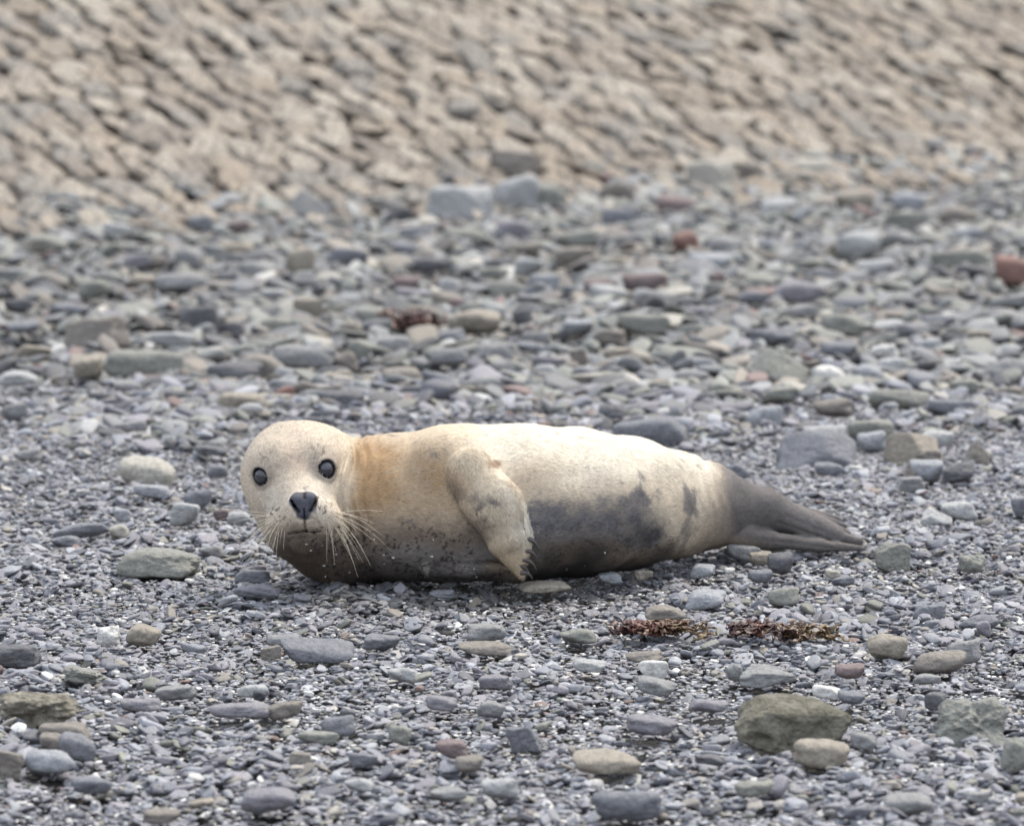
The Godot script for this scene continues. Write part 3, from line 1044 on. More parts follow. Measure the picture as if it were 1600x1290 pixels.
	for c in claws:
		var a: Vector3 = c[0]
		var b: Vector3 = c[1]
		var path := PackedVector3Array()
		for i in 7:
			var t := i / 6.0
			path.append(a.lerp(b, t) + Vector3(0.004, 0.006, 0.005) * sin(PI * t))
		obj("claw", tube(path, 0.0085, 0.0012, 8), horn, seal)

	# whiskers, each a bristle of its own
	var bristle := StandardMaterial3D.new()
	bristle.albedo_color = lin(0.74, 0.66, 0.52)
	bristle.roughness = 0.4
	var r := RandomNumberGenerator.new()
	r.seed = 4
	for side in 2:
		var sg := -1.0 if side == 0 else 1.0
		for k in 24:
			var t := (k % 6) / 5.0            # six along each of four rows
			var row := (k / 6) / 3.0
			var from := WHISK[side] + Vector3(sg * (lerpf(-0.006, 0.026, t) + r.randfn() * 0.002), lerpf(0.012, -0.014, row) + r.randfn() * 0.002, lerpf(0.0, -0.030, t))
			var angle := lerpf(0.12, -0.95, row) - lerpf(0.65, 0.0, t) + r.randfn() * 0.13
			var long := lerpf(0.055, 0.125, t) * r.randf_range(0.7, 1.35)
			var go := Vector3(sg * cos(angle), sin(angle), r.randf_range(0.05, 0.55)).normalized()
			var bend := Vector3(sg * r.randf_range(-0.12, 0.02), -r.randf_range(0.12, 0.45), -0.3)
			var path := PackedVector3Array()
			for i in 9:
				var w := i / 8.0
				path.append(from + go * long * w + bend * long * w * w)
			obj("whisker", tube(path, 0.00056, 0.00018, 4), bristle, seal)
		for k in 2:
			var from: Vector3 = EYES[side] + Vector3(-sg * (0.018 - 0.016 * k), 0.045, 0.004)
			obj("brow_bristle", tube(PackedVector3Array([from, from + Vector3(sg * 0.008, 0.022, 0.012), from + Vector3(sg * 0.024, 0.040, 0.016)]), 0.0005, 0.0002, 4), bristle, seal)

	# short fur over the skin, nobody could count it
	var area := PackedFloat32Array()
	var total := 0.0
	for t in range(0, f.size(), 3):
		total += (v[f[t + 1]] - v[f[t]]).cross(v[f[t + 2]] - v[f[t]]).length() * 0.5
		area.append(total)
	var blade := PackedVector3Array([Vector3(-0.5, 0, 0), Vector3(0.5, 0, 0), Vector3(-0.32, 0.05, 0.5), Vector3(0.32, 0.05, 0.5), Vector3(0, 0.22, 1.0)])
	var bn := PackedVector3Array([Vector3.UP, Vector3.UP, Vector3.UP, Vector3.UP, Vector3.UP])
	var hair := mesh_of(blade, PackedInt32Array([0, 1, 2, 1, 3, 2, 2, 3, 4]), PackedColorArray(), bn)
	var many := 190000
	var mm := MultiMesh.new()
	mm.transform_format = MultiMesh.TRANSFORM_3D
	mm.use_colors = true
	mm.mesh = hair
	var put: Array[Transform3D] = []
	var tint := PackedColorArray()
	for i in many:
		var t := area.bsearch(r.randf() * total) * 3
		t = mini(t, f.size() - 3)
		var a := r.randf()
		var b := r.randf()
		if a + b > 1.0:
			a = 1.0 - a
			b = 1.0 - b
		var p := v[f[t]] + (v[f[t + 1]] - v[f[t]]) * a + (v[f[t + 2]] - v[f[t]]) * b
		var n := (normals[f[t]] + normals[f[t + 1]] + normals[f[t + 2]]).normalized()
		if p.y < 0.0 or n.z < -0.75:
			continue
		if p.x < -0.38 and p.z > 0.1 and (nose_mask(p) > 0.1 or p.distance_to(EYES[0]) < 0.030 or p.distance_to(EYES[1]) < 0.030):
			continue
		# the coat lies from the nose backwards and down
		var lie := Vector3(1.0, -0.25, -0.2)
		if p.x < -0.40 and p.z > 0.03:
			lie = p - Vector3(-0.507, 0.22, 0.33)
			lie.z -= 0.1
		elif flipper_d(p) < 0.01:
			lie = Vector3(0.45, -1.0, 0.0)
		lie += Vector3(r.randfn(), r.randfn(), r.randfn()) * 0.22
		lie = (lie - n * lie.dot(n)).normalized()
		var long := r.randf_range(0.007, 0.015)
		var wide := 0.0010
		put.append(Transform3D(Basis(n.cross(lie) * wide, n * long, lie * long), p - n * 0.0004))
		var c := coat(p + Vector3(r.randfn() * 0.008, r.randfn() * 0.006, 0.0), n) if p.x > -0.42 and flipper_d(p) > 0.012 else colors[f[t]]
		var g := clampf(1.0 + r.randfn() * 0.32, 0.4, 1.8)
		tint.append(Color(c.r * g, c.g * g, c.b * g))
	mm.instance_count = put.size()
	for i in put.size():
		mm.set_instance_transform(i, put[i])
		mm.set_instance_color(i, tint[i])
	var fur := MultiMeshInstance3D.new()
	fur.multimesh = mm
	var fm := StandardMaterial3D.new()
	fm.vertex_color_use_as_albedo = true
	fm.roughness = 0.6
	fm.metallic_specular = 0.3
	fur.material_override = fm
	fur.set_meta("kind", "stuff")
	place(fur, "fur", seal)

	# grit and shell chips stuck to the wet chest
	var grit := MultiMesh.new()
	grit.transform_format = MultiMesh.TRANSFORM_3D
	grit.use_colors = true
	grit.mesh = rock(77, 1, 6, 7.0, 0.1)
	put = []
	tint = PackedColorArray()
	var tries := 0
	while put.size() < 170 and tries < 60000:
		tries += 1
		var i := r.randi() % v.size()
		var p := v[i]
		if p.y > 0.17 or p.z < 0.02 or normals[i].z < 0.1 or p.x < -0.50 or p.x > 0.42 or (flipper_d(p) < 0.012):
			continue
		if r.randf() > (1.0 if p.x < 0.0 else 0.25) * smoothstep(0.17, 0.04, p.y):
			continue
		var size := r.randf_range(0.003, 0.0085)
		put.append(Transform3D(Basis.from_euler(Vector3(r.randf() * 6.0, r.randf() * 6.0, 0)) * Basis.from_scale(Vector3(size, size * 0.6, size * 0.8)), p + normals[i] * size * 0.2))
		tint.append(Color(0.42, 0.40, 0.37) if r.randf() < 0.16 else Color(0.06, 0.05, 0.045))
	grit.instance_count = put.size()
	for i in put.size():
		grit.set_instance_transform(i, put[i])
		grit.set_instance_color(i, tint[i])
	var chips := MultiMeshInstance3D.new()
	chips.multimesh = grit
	chips.material_override = fm
	chips.set_meta("kind", "stuff")
	place(chips, "grit", seal)
	print("fur ", mm.instance_count, " grit ", put.size(), " ", Time.get_ticks_msec() - t0, " ms")

var WHISK: Array[Vector3] = []


# ---------------------------------------------------------------- seaweed
func frond(path: PackedVector3Array, wide: float, sd: int) -> ArrayMesh:
	# a wavy, slightly thick ribbon
	var v := PackedVector3Array()
	var f := PackedInt32Array()
	var n := path.size()
	for i in n:
		var t := float(i) / (n - 1)
		var a := path[mini(i + 1, n - 1)] - path[maxi(i - 1, 0)]
		var side := a.cross(Vector3.UP).normalized()
		side = side.rotated(a.normalized(), sin(i * 1.1 + sd) * 0.9)
		var w := wide * (0.35 + 0.65 * sin(PI * clampf(t * 0.9 + 0.08, 0.0, 1.0))) * (1.0 + 0.3 * sin(i * 2.3 + sd))
		var up := side.cross(a).normalized() * 0.0012
		for q in [side * w + up, -side * w + up, -side * w - up, side * w - up]:
			v.append(path[i] + q)
	for i in n - 1:
		for k in 4:
			var a := i * 4 + k
			var b := i * 4 + (k + 1) % 4
			f.append_array(PackedInt32Array([a, b, a + 4, b, b + 4, a + 4]))
	f.append_array(PackedInt32Array([0, 2, 1, 0, 3, 2, n * 4 - 4, n * 4 - 3, n * 4 - 2, n * 4 - 4, n * 4 - 2, n * 4 - 1]))
	return mesh_of(v, f)

func seaweed(x0: float, x1: float, z: float, deep: float, tall: float, count: int, sd: int, tones: Array, label: String, thick := 0.006) -> void:
	var clump := Node3D.new()
	clump.position = Vector3((x0 + x1) * 0.5, 0.0, z)
	place(clump, "seaweed_clump")
	tag(clump, label, "seaweed", "seaweed washed up on the shingle")
	var r := RandomNumberGenerator.new()
	r.seed = sd
	var half := (x1 - x0) * 0.5
	for k in count:
		var path := PackedVector3Array()
		var px := clampf(r.randfn() * 0.45, -0.9, 0.9) * half
		var ragged := deep * (0.35 + 0.5 * absf(sin(px * 31.0 + sd)))
		var p := Vector3(px, r.randf_range(0.004, tall * 0.6), sin(px * 17.0 + sd) * deep * 0.4 + r.randfn() * ragged * 0.5)
		var yaw := r.randf_range(-0.7, 0.7) + (PI if r.randf() < 0.5 else 0.0)
		var go := Vector3(cos(yaw), r.randf_range(-0.1, 0.5), sin(yaw))
		for i in 12:
			path.append(p)
			go = (go + Vector3(r.randfn() * 0.5, r.randfn() * 0.45 - (p.y - tall * 0.35) * 8.0, r.randfn() * 0.35)).normalized()
			p += go * r.randf_range(0.004, 0.0085) * (thick / 0.005 if thick > 0.008 else 1.0)
			p.y = clampf(p.y, 0.003, tall)
		var tone: int = clampi(int(((path[0].x / half) * 0.55 + 0.5) * tones.size() + r.randfn() * 0.5), 0, tones.size() - 1)
		obj("frond", frond(path, thick * r.randf_range(0.5, 1.3), k), mats[tones[tone]], clump)

func shell_mesh() -> ArrayMesh:
	# one ribbed, cupped valve
	var v := PackedVector3Array()
	var f := PackedInt32Array()
	var n := 28
	for layer in 2:
		for j in 9:
			for i in n + 1:
				var a := lerpf(-1.25, 1.25, float(i) / n)
				var t := j / 8.0
				var rr := t * (1.0 + 0.03 * cos(i * PI))
				var p := Vector3(sin(a) * rr, 0.0, cos(a) * rr - 0.5)
				p.y = (1.0 - t * t) * 0.9 * cos(a * 0.9) * minf(1.0, t * 4.0) + 0.05 * cos(i * PI) * t - layer * 0.10
				v.append(p * Vector3(0.55, 1.0, 1.0))
	for layer in 2:
		for j in 8:
			for i in n:
				var a: int = (layer * 9 + j) * (n + 1) + i
				var q := [a, a + 1, a + n + 1, a + 1, a + n + 2, a + n + 1]
				if layer == 1:
					q.reverse()
				f.append_array(PackedInt32Array(q))
	return mesh_of(v, f)

# ---------------------------------------------------------------- the scene
func _ready() -> void:
	noise.noise_type = FastNoiseLite.TYPE_SIMPLEX_SMOOTH
	noise.frequency = 0.01
	noise.fractal_type = FastNoiseLite.FRACTAL_NONE
	noise.seed = 5
	rng.seed = 20

	var camera := Camera3D.new()
	camera.name = "camera"
	camera.position = Vector3(0, 1.6, 10)
	camera.rotation_degrees = Vector3(-6.76, 0, 0)
	camera.fov = 11.545
	camera.near = 0.5
	camera.far = 200.0
	var lens := CameraAttributesPhysical.new()
	lens.frustum_focal_length = 118.75
	lens.frustum_near = 0.5
	lens.frustum_far = 200.0
	lens.frustum_focus_distance = 9.35
	lens.exposure_aperture = 3.5
	camera.attributes = lens
	camera.fov = 11.545
	add_child(camera)
	camera.current = true

	var sky_look := ProceduralSkyMaterial.new()
	sky_look.sky_top_color = Color(0.905, 0.94, 0.995)
	sky_look.sky_horizon_color = Color(0.785, 0.815, 0.865)
	sky_look.sky_curve = 0.25
	sky_look.ground_horizon_color = Color(0.62, 0.62, 0.62)
	sky_look.ground_bottom_color = Color(0.40, 0.39, 0.38)
	var sky := Sky.new()
	sky.sky_material = sky_look
	var e := Environment.new()
	e.background_mode = Environment.BG_SKY
	e.sky = sky
	e.background_energy_multiplier = 0.62
	e.tonemap_mode = Environment.TONE_MAPPER_LINEAR
	e.tonemap_exposure = 2.9
	e.sdfgi_enabled = true
	e.ssao_enabled = true
	e.ssil_enabled = true
	var around := WorldEnvironment.new()
	around.environment = e
	around.name = "overcast_sky"
	add_child(around)

	var sun := DirectionalLight3D.new()
	sun.name = "sun_behind_cloud"
	sun.light_energy = 0.5
	sun.light_color = Color(1.0, 0.96, 0.9)
	sun.light_angular_distance = 16.0
	sun.shadow_enabled = true
	sun.look_at_from_position(Vector3(1.5, 4.0, -1.6), Vector3.ZERO)
	add_child(sun)

	var grain := noise_tex(0.02, 5, [[0.0, 0.74], [0.45, 0.90], [0.6, 0.95], [1.0, 1.0]], 512, 3)
	var relief := noise_tex(0.03, 5, [[0.0, 0.0], [1.0, 1.0]], 512, 8)
	for k in TINT:
		mats[k] = stone_mat(lin(TINT[k][0] * 1.12, TINT[k][1] * 1.12, TINT[k][2] * 1.12), grain, relief, 4.0, 0.72, 0.35)
	var mossy := noise_tex(0.012, 5, [[0.0, Color(0.32, 0.315, 0.265)], [0.38, Color(0.40, 0.388, 0.33)], [0.55, Color(0.50, 0.482, 0.43)], [1.0, Color(0.62, 0.60, 0.55)]], 512, 21)
	mats["moss"] = stone_mat(Color(0.80, 0.80, 0.80), mossy, relief, 3.0, 0.85, 0.8)
	mats["hollow"] = stone_mat(Color(0.86, 0.85, 0.83), noise_tex(0.012, 5, [[0.0, Color(0.33, 0.32, 0.285)], [0.45, Color(0.46, 0.445, 0.405)], [0.6, Color(0.57, 0.555, 0.515)], [1.0, Color(0.72, 0.71, 0.68)]], 512, 25), relief, 3.0, 0.85, 0.8)
	mats["pebble"] = stone_mat(Color.WHITE, grain, relief, 9.0, 0.62, 0.12, true)
	mats["ground"] = stone_mat(lin(0.10, 0.097, 0.10), noise_tex(0.09, 4, [[0.0, 0.25], [0.5, 0.7], [1.0, 1.0]], 512, 31), noise_tex(0.12, 4, [[0.0, 0.0], [1.0, 1.0]], 512, 32), 2.5, 0.9, 1.0)
	var weathered := noise_tex(0.014, 5, [[0.0, 0.45], [0.4, 0.72], [0.6, 0.9], [1.0, 1.0]], 512, 41)
	mats["pitching"] = stone_mat(Color.WHITE, weathered, relief, 2.5, 0.9, 1.2, true)
	for k in 6:
		mats["pitching%d" % k] = stone_mat(PITCH[k].linear_to_srgb(), weathered, relief, 2.5, 0.9, 1.2)
	mats["bedding"] = stone_mat(lin(0.19, 0.157, 0.126), weathered, relief, 3.0, 0.95, 1.5)
	for w in [["weed_red", 0.078, 0.022, 0.013], ["weed_maroon", 0.045, 0.015, 0.012], ["weed_brown", 0.075, 0.038, 0.017], ["weed_gold", 0.105, 0.066, 0.027], ["weed_green", 0.07, 0.11, 0.03]]:
		var m := StandardMaterial3D.new()
		m.albedo_color = lin(w[1], w[2], w[3])
		m.roughness = 0.5
		mats[w[0]] = m

	mats["shell"] = stone_mat(lin(0.78, 0.77, 0.74), grain, relief, 20.0, 0.4, 0.02)

	# the ground under the pebbles, one sheet as far as the horizon
	var ground := PlaneMesh.new()
	ground.size = Vector2(360, 360)
	var g := obj("ground", ground, mats["ground"])
	g.position.y = -0.075
	g.set_meta("kind", "structure")

	make_wall()

	stone(-1.602, -5.643, 0.255, 0.102, 0.141, -0.12, "brown", "block", "square-cut brown grey block with a flat pale top among the bank cobbles")
	stone(-0.974, -8.738, 0.137, 0.132, 0.112, -0.06, "tan", "round", "squat tan olive boulder standing on the upper bank of cobbles")
	stone(-1.467, -7.988, 0.224, 0.072, 0.136, 0.18, "grey", "slab", "large mid grey slab well behind-right of the square-cut block")
	stone(-1.831, -7.811, 0.139, 0.057, 0.089, -0.05, "olive", "flat", "olive grey flat stone behind the square-cut block")
	stone(-1.526, -4.611, 0.109, 0.059, 0.094, 0.15, "tan", "round", "small tan stone at the end of the two-tone log-shaped stone")
	stone(-1.310, -4.633, 0.318, 0.079, 0.145, 0.02, "olive", "long", "long two-tone olive and grey stone lying like a log on the bank")
	stone(-0.984, -4.398, 0.202, 0.062, 0.129, -0.05, "dark", "dome", "smooth dark grey dome stone leaning on the brown-topped stone")
	stone(-0.892, -4.505, 0.196, 0.080, 0.138, 0.08, "brown", "dome", "brown-topped dark stone behind the smooth grey dome stone")
	stone(-0.762, -4.912, 0.232, 0.067, 0.094, 0.06, "grey", "long", "large mid grey long stone behind the dull red stone")
	stone(-0.604, -4.809, 0.088, 0.055, 0.058, 0.19, "brown", "lump", "small brown grey lumpy stone behind the lone dark dome")
	stone(-0.576, -3.692, 0.160, 0.055, 0.114, -0.01, "dark", "dome", "dark slate dome lying alone on fine shingle behind the seal's head")
	stone(-0.651, -3.116, 0.082, 0.034, 0.053, 0.08, "dark", "flat", "small dark grey flat stone just behind the seal's head")
	stone(-1.263, -3.490, 0.147, 0.046, 0.110, 0.06, "dark", "dome", "dark grey domed stone before the log-shaped stone")
	stone(-1.396, -3.742, 0.086, 0.037, 0.056, 0.01, "dark", "flat", "small dark grey flat stone front-left of the log-shaped stone")
	stone(-1.642, -3.377, 0.088, 0.049, 0.052, 0.12, "grey", "flat", "small mid grey flat stone well front-left of the square-cut block")
	stone(-0.781, -3.870, 0.076, 0.043, 0.046, 0.18, "red", "lump", "dull red stone on the shingle edge behind the seal's head")
	stone(-0.472, -8.057, 0.121, 0.053, 0.073, -0.08, "maroon", "flat", "flat maroon stone on the bank above the far seaweed tuft")
	stone(-0.146, -6.237, 0.214, 0.071, 0.191, 0.18, "tan", "round", "rounded tan stone beside the far red seaweed tuft")
	stone(-0.273, -7.806, 0.097, 0.066, 0.078, 0.06, "pale", "round", "small pale grey rounded stone just right of the flat maroon stone")
	stone(-0.444, -5.369, 0.163, 0.052, 0.107, 0.14, "grey", "flat", "mid grey flat stone left of the tan stone by the far weed")
	stone(-0.571, -5.120, 0.094, 0.065, 0.061, -0.20, "olive", "flat", "small olive grey flat stone behind the lone dark dome")
	stone(-0.230, -5.009, 0.152, 0.048, 0.062, 0.14, "grey", "long", "mid grey long stone before the tan stone by the far weed")
	stone(-0.065, -5.080, 0.153, 0.057, 0.071, 0.01, "grey", "long", "mid grey long stone well front-right of the flat maroon stone")
	stone(-0.222, -6.995, 0.106, 0.047, 0.061, -0.03, "maroon", "lump", "small maroon lumpy stone just behind the tan stone by the far weed")
	stone(-0.843, -6.778, 0.131, 0.075, 0.079, 0.14, "tan", "angular", "tan angular stone before the squat tan boulder")
	stone(-1.100, -5.805, 0.111, 0.071, 0.064, 0.10, "dark", "angular", "dark grey angular stone behind the smooth dark dome")
	stone(-0.942, -6.089, 0.138, 0.056, 0.082, 0.16, "olive", "flat", "olive grey flat stone behind the smooth dark dome")
	stone(-1.275, -6.476, 0.167, 0.063, 0.073, 0.05, "dark", "long", "dark grey long stone behind-right of the log-shaped stone")
	stone(-0.793, -11.513, 0.047, 0.043, 0.030, 0.03, "white", "lump", "small white stone at the foot of the stone-pitched slope")
	stone(-2.017, -9.604, 0.043, 0.039, 0.025, 0.19, "white", "lump", "little white stone alone among grey cobbles")
	stone(-2.031, -10.982, 0.157, 0.080, 0.135, 0.09, "pale", "round", "pale grey rounded stone well behind the square-cut block")
	stone(-1.440, -11.535, 0.124, 0.051, 0.083, -0.20, "maroon", "flat", "small maroon flat stone left of the grey pyramid stone")
	stone(-1.532, -9.307, 0.132, 0.082, 0.115, -0.14, "grey", "round", "small mid grey rounded stone well left of the squat tan boulder")
	stone(0.869, -10.353, 0.143, 0.084, 0.132, 0.03, "red", "round", "brick red stone among the grey cobbles of the upper bank")
	stone(0.306, -9.313, 0.216, 0.085, 0.129, 0.04, "brown", "flat", "brown grey flat stone left of the long violet brown stone")
	stone(0.590, -8.036, 0.205, 0.069, 0.099, -0.07, "maroon", "long", "long violet brown stone beneath the brick red one")
	stone(0.920, -8.247, 0.080, 0.054, 0.062, -0.16, "maroon", "round", "small maroon rounded stone just left of the small cream stone")
	stone(1.042, -8.408, 0.060, 0.047, 0.051, -0.07, "cream", "round", "small round cream stone beside a maroon cobble")
	stone(1.228, -7.495, 0.231, 0.081, 0.137, 0.18, "violet", "flat", "broad flat violet grey stone on the bank")
	stone(2.116, -9.153, 0.301, 0.082, 0.179, -0.09, "olive", "slab", "broad brown grey slab next to the red brown stone")
	stone(2.276, -8.534, 0.167, 0.108, 0.112, 0.04, "red", "dome", "red brown stone at the photo's edge on the bank")
	stone(0.043, -6.542, 0.085, 0.047, 0.038, 0.09, "dark", "long", "small dark grey long stone right of the tan stone by the far weed")
	stone(0.521, -6.172, 0.227, 0.063, 0.098, -0.17, "olive", "long", "large olive grey long stone before the long violet brown stone")
	stone(0.379, -5.712, 0.130, 0.045, 0.075, -0.05, "brown", "flat", "brown grey flat stone left of the long pale green slab")
	stone(0.399, -5.015, 0.126, 0.047, 0.077, 0.07, "tan", "flat", "ochre pink flat stone near the pale green slab")
	stone(0.256, -4.892, 0.079, 0.056, 0.047, 0.09, "brown", "angular", "small brown grey angular stone left of the long pale green slab")
	stone(0.642, -5.011, 0.268, 0.047, 0.172, -0.20, "olive", "slab", "long pale green slab in front of the wedge boulder")
	stone(0.945, -4.364, 0.219, 0.110, 0.145, -0.17, "olive", "wedge", "olive grey wedge boulder with a sharp ridge, beside the white stone")
	stone(1.115, -4.353, 0.127, 0.058, 0.119, 0.23, "white", "round", "rounded white stone stained brown, touching the wedge boulder")
	stone(1.259, -4.384, 0.119, 0.055, 0.097, 0.06, "blue", "round", "pale blue grey rounded stone just right of the stained white stone")
	stone(1.385, -5.079, 0.113, 0.048, 0.071, 0.02, "white", "lump", "white lump behind the blue grey round stone")
	stone(1.374, -4.582, 0.123, 0.057, 0.075, -0.08, "pale", "lump", "pale grey lumpy stone just behind the level olive stone")
	stone(1.308, -3.703, 0.211, 0.052, 0.095, -0.12, "olive", "long", "long olive grey stone lying level above the pale slabs")
	stone(1.463, -3.511, 0.170, 0.042, 0.074, -0.12, "slate", "long", "large slate grey long stone right of the level olive stone")
	stone(1.072, -3.524, 0.135, 0.046, 0.104, 0.01, "brown", "dome", "brown oval dome stone on the shingle beyond the hind flippers")
	stone(0.743, -3.506, 0.135, 0.032, 0.061, 0.22, "violet", "long", "violet grey long stone front-left of the wedge boulder")
	stone(0.818, -3.111, 0.127, 0.069, 0.081, -0.01, "blue", "dome", "pale blue grey domed stone before the wedge boulder")
	stone(0.734, -3.147, 0.049, 0.038, 0.044, 0.08, "dark", "round", "small dark grey rounded stone front-left of the wedge boulder")
	stone(0.440, -2.811, 0.233, 0.068, 0.156, -0.20, "slate", "slab", "large slate slab showing just over the seal's rump")
	stone(0.405, -3.941, 0.115, 0.048, 0.078, -0.16, "dark", "dome", "dark grey domed stone behind the slab over the rump")
	stone(0.505, -4.073, 0.088, 0.044, 0.069, -0.01, "tan", "round", "small tan rounded stone front-left of the long pale green slab")
	stone(0.330, -3.328, 0.100, 0.048, 0.061, -0.11, "dark", "flat", "dark grey flat stone behind-left of the slab over the rump")
	stone(0.987, -2.740, 0.135, 0.053, 0.101, -0.14, "pale", "dome", "broad whitish grey dome behind the big grey slab")
	stone(1.140, -2.840, 0.144, 0.057, 0.110, -0.20, "olive", "dome", "olive grey domed stone left of the tan prism boulder")
	stone(1.123, -2.615, 0.104, 0.051, 0.070, 0.22, "blue", "dome", "pale blue grey domed stone just left of the tan prism boulder")
	stone(1.230, -2.387, 0.173, 0.077, 0.115, 0.26, "tan", "prism", "tan prism-shaped boulder with a ridge down its face")
	stone(0.922, -2.278, 0.246, 0.084, 0.141, -0.12, "slate", "slab2", "big smooth grey slab sloping down, behind the hind flippers")
	stone(1.324, -2.682, 0.128, 0.043, 0.077, 0.21, "pale", "flat", "pale grey flat stone just behind-right of the tan prism boulder")
	stone(1.409, -2.268, 0.076, 0.058, 0.047, -0.08, "brown", "wedge", "small pointed brown wedge standing upright")
	stone(1.312, -1.885, 0.098, 0.046, 0.066, 0.04, "dark", "angular", "dark grey angular stone front-right of the tan prism boulder")
	stone(1.219, -1.929, 0.104, 0.049, 0.071, -0.20, "blue", "flat", "pale blue grey flat stone just before the tan prism boulder")
	stone(1.170, -1.893, 0.032, 0.040, 0.018, 0.03, "brown", "wedge", "small brown grey wedge stone just before the tan prism boulder")
	stone(1.273, -2.299, 0.077, 0.031, 0.049, 0.23, "brown", "flat", "small brown grey flat stone just right of the tan prism boulder")
	stone(0.940, -1.996, 0.092, 0.032, 0.060, -0.05, "slate", "dome", "slate grey domed stone just front-right of the big sloping slab")
	stone(0.668, -1.946, 0.067, 0.033, 0.042, -0.11, "slate", "dome", "slate dome half hidden behind the seal's tail root")
	stone(1.149, -1.687, 0.084, 0.029, 0.053, 0.04, "grey", "block", "mid grey blocky stone before the tan prism boulder")
	stone(1.230, -1.124, 0.100, 0.035, 0.068, 0.13, "pale", "flat", "pale grey flat stone before the tan prism boulder")
	stone(1.156, -0.997, 0.087, 0.030, 0.055, -0.08, "pale", "wedge", "pale grey wedge stone behind-right of the greenish angular boulder")
	stone(1.416, -1.177, 0.070, 0.044, 0.046, 0.03, "slate", "dome", "small slate grey domed stone well front-right of the tan prism boulder")
	stone(0.965, -0.234, 0.096, 0.056, 0.054, -0.13, "olive", "angular", "greenish angular boulder just beyond the tips of the hind flippers")
	stone(1.162, -0.179, 0.071, 0.034, 0.048, 0.02, "olive", "angular", "olive grey angular stone right of the greenish angular boulder")
	stone(0.593, -0.377, 0.097, 0.029, 0.041, 0.01, "grey", "long", "mid grey long stone just left of the dark mossy stone")
	stone(0.673, -0.457, 0.062, 0.032, 0.051, 0.02, "olive", "round", "small olive grey rounded stone just behind the dark mossy stone")
	stone(0.634, -0.289, 0.058, 0.025, 0.035, 0.17, "tan", "flat", "small tan flat stone just left of the dark mossy stone")
	stone(0.677, -0.185, 0.067, 0.038, 0.062, -0.17, "dark", "round", "dark mossy stone in front of the hind flippers")
	stone(0.800, -0.051, 0.039, 0.016, 0.036, 0.18, "cream", "round", "small cream rounded stone right of the dark mossy stone")
	stone(0.545, -0.107, 0.027, 0.012, 0.023, -0.08, "white", "round", "tiny white oval pebble in front of the seal's rear belly")
	stone(-1.060, -1.844, 0.175, 0.065, 0.134, -0.28, "cream", "dome", "large pale olive dome stone left of the seal's head")
	stone(-1.028, -1.547, 0.111, 0.029, 0.071, 0.19, "blue", "slab", "pale blue slab in front of the pale olive dome")
	stone(-0.883, -1.346, 0.085, 0.040, 0.059, -0.03, "slate", "dome", "slate grey domed stone front-right of the pale olive dome")
	stone(-0.790, -1.061, 0.053, 0.023, 0.034, -0.04, "maroon", "dome", "small maroon domed stone front-right of the pale olive dome")
	stone(-0.744, -1.002, 0.063, 0.026, 0.037, -0.09, "pale", "flat", "small pale grey flat stone well right of the pale olive dome")
	stone(-0.896, -1.033, 0.086, 0.046, 0.054, -0.09, "pale", "flat", "pale grey flat stone before the pale olive dome")
	stone(-1.149, -0.764, 0.153, 0.029, 0.063, 0.11, "slate", "long", "long slate stone with a tapered end, joined by a pale round one")
	stone(-1.046, -0.746, 0.055, 0.028, 0.045, -0.02, "cream", "round", "small cream rounded stone behind-left of the green grey boulder")
	stone(-0.884, -0.175, 0.202, 0.049, 0.136, -0.25, "olive", "boulder", "large smooth green grey boulder left of the seal's throat")
	stone(-1.169, -0.577, 0.079, 0.023, 0.050, -0.05, "slate", "flat", "slate grey flat stone left of the green grey boulder")
	stone(-0.775, -0.410, 0.067, 0.023, 0.043, 0.05, "grey", "flat", "small mid grey flat stone right of the green grey boulder")
	stone(-1.473, -2.331, 0.077, 0.029, 0.055, -0.00, "grey", "dome", "small mid grey domed stone well left of the pale olive dome")
	stone(-1.225, -2.989, 0.111, 0.038, 0.072, 0.15, "grey", "flat", "mid grey flat stone behind the pale olive dome")
	stone(-0.870, -1.973, 0.060, 0.025, 0.039, 0.03, "slate", "flat", "small slate grey flat stone right of the pale olive dome")
	stone(-0.925, -2.473, 0.111, 0.021, 0.066, 0.07, "dark", "flat", "dark grey flat stone behind-right of the pale olive dome")
	stone(-1.065, -1.047, 0.053, 0.027, 0.030, -0.04, "blue", "flat", "small pale blue grey flat stone before the pale olive dome")
	stone(-0.644, -0.002, 0.092, 0.023, 0.038, -0.21, "slate", "long", "slate grey long stone right of the green grey boulder")
	stone(-0.614, 0.235, 0.117, 0.026, 0.055, -0.33, "violet", "long", "long violet grey stone in front of the seal's chin")
	stone(-0.913, 0.884, 0.055, 0.035, 0.038, 0.14, "white", "angular", "angular white quartz stone beside the tan oval one")
	stone(-0.835, 0.872, 0.081, 0.036, 0.065, 0.07, "tan", "round", "tan brown oval stone beside the white quartz stone")
	stone(-1.092, 1.154, 0.113, 0.041, 0.067, 0.01, "dark", "boulder", "dark slate boulder cut by the photo's edge, level with the tan oval")
	stone(-0.921, 1.347, 0.101, 0.024, 0.066, -0.10, "olive", "splinter", "splintery olive stone with open layers like weathered wood")
	stone(-0.966, 1.809, 0.172, 0.056, 0.115, 0.29, "hollow", "cave", "cream boulder with a dark hollow under its brow")
	stone(-0.889, 1.995, 0.105, 0.031, 0.062, -0.14, "brown", "slab", "brown sloping stone leaning on the hollow boulder")
	stone(-0.964, 2.321, 0.060, 0.045, 0.038, -0.05, "brown", "boulder", "brown rounded boulder at the lower corner of the photo")
	stone(-0.886, 2.305, 0.099, 0.036, 0.062, -0.01, "blue", "slab", "smooth blue grey slab tilted in the lower corner")
	stone(-0.901, 2.080, 0.064, 0.025, 0.042, -0.05, "brown", "dome", "brown grey domed stone just behind the tilted corner slab")
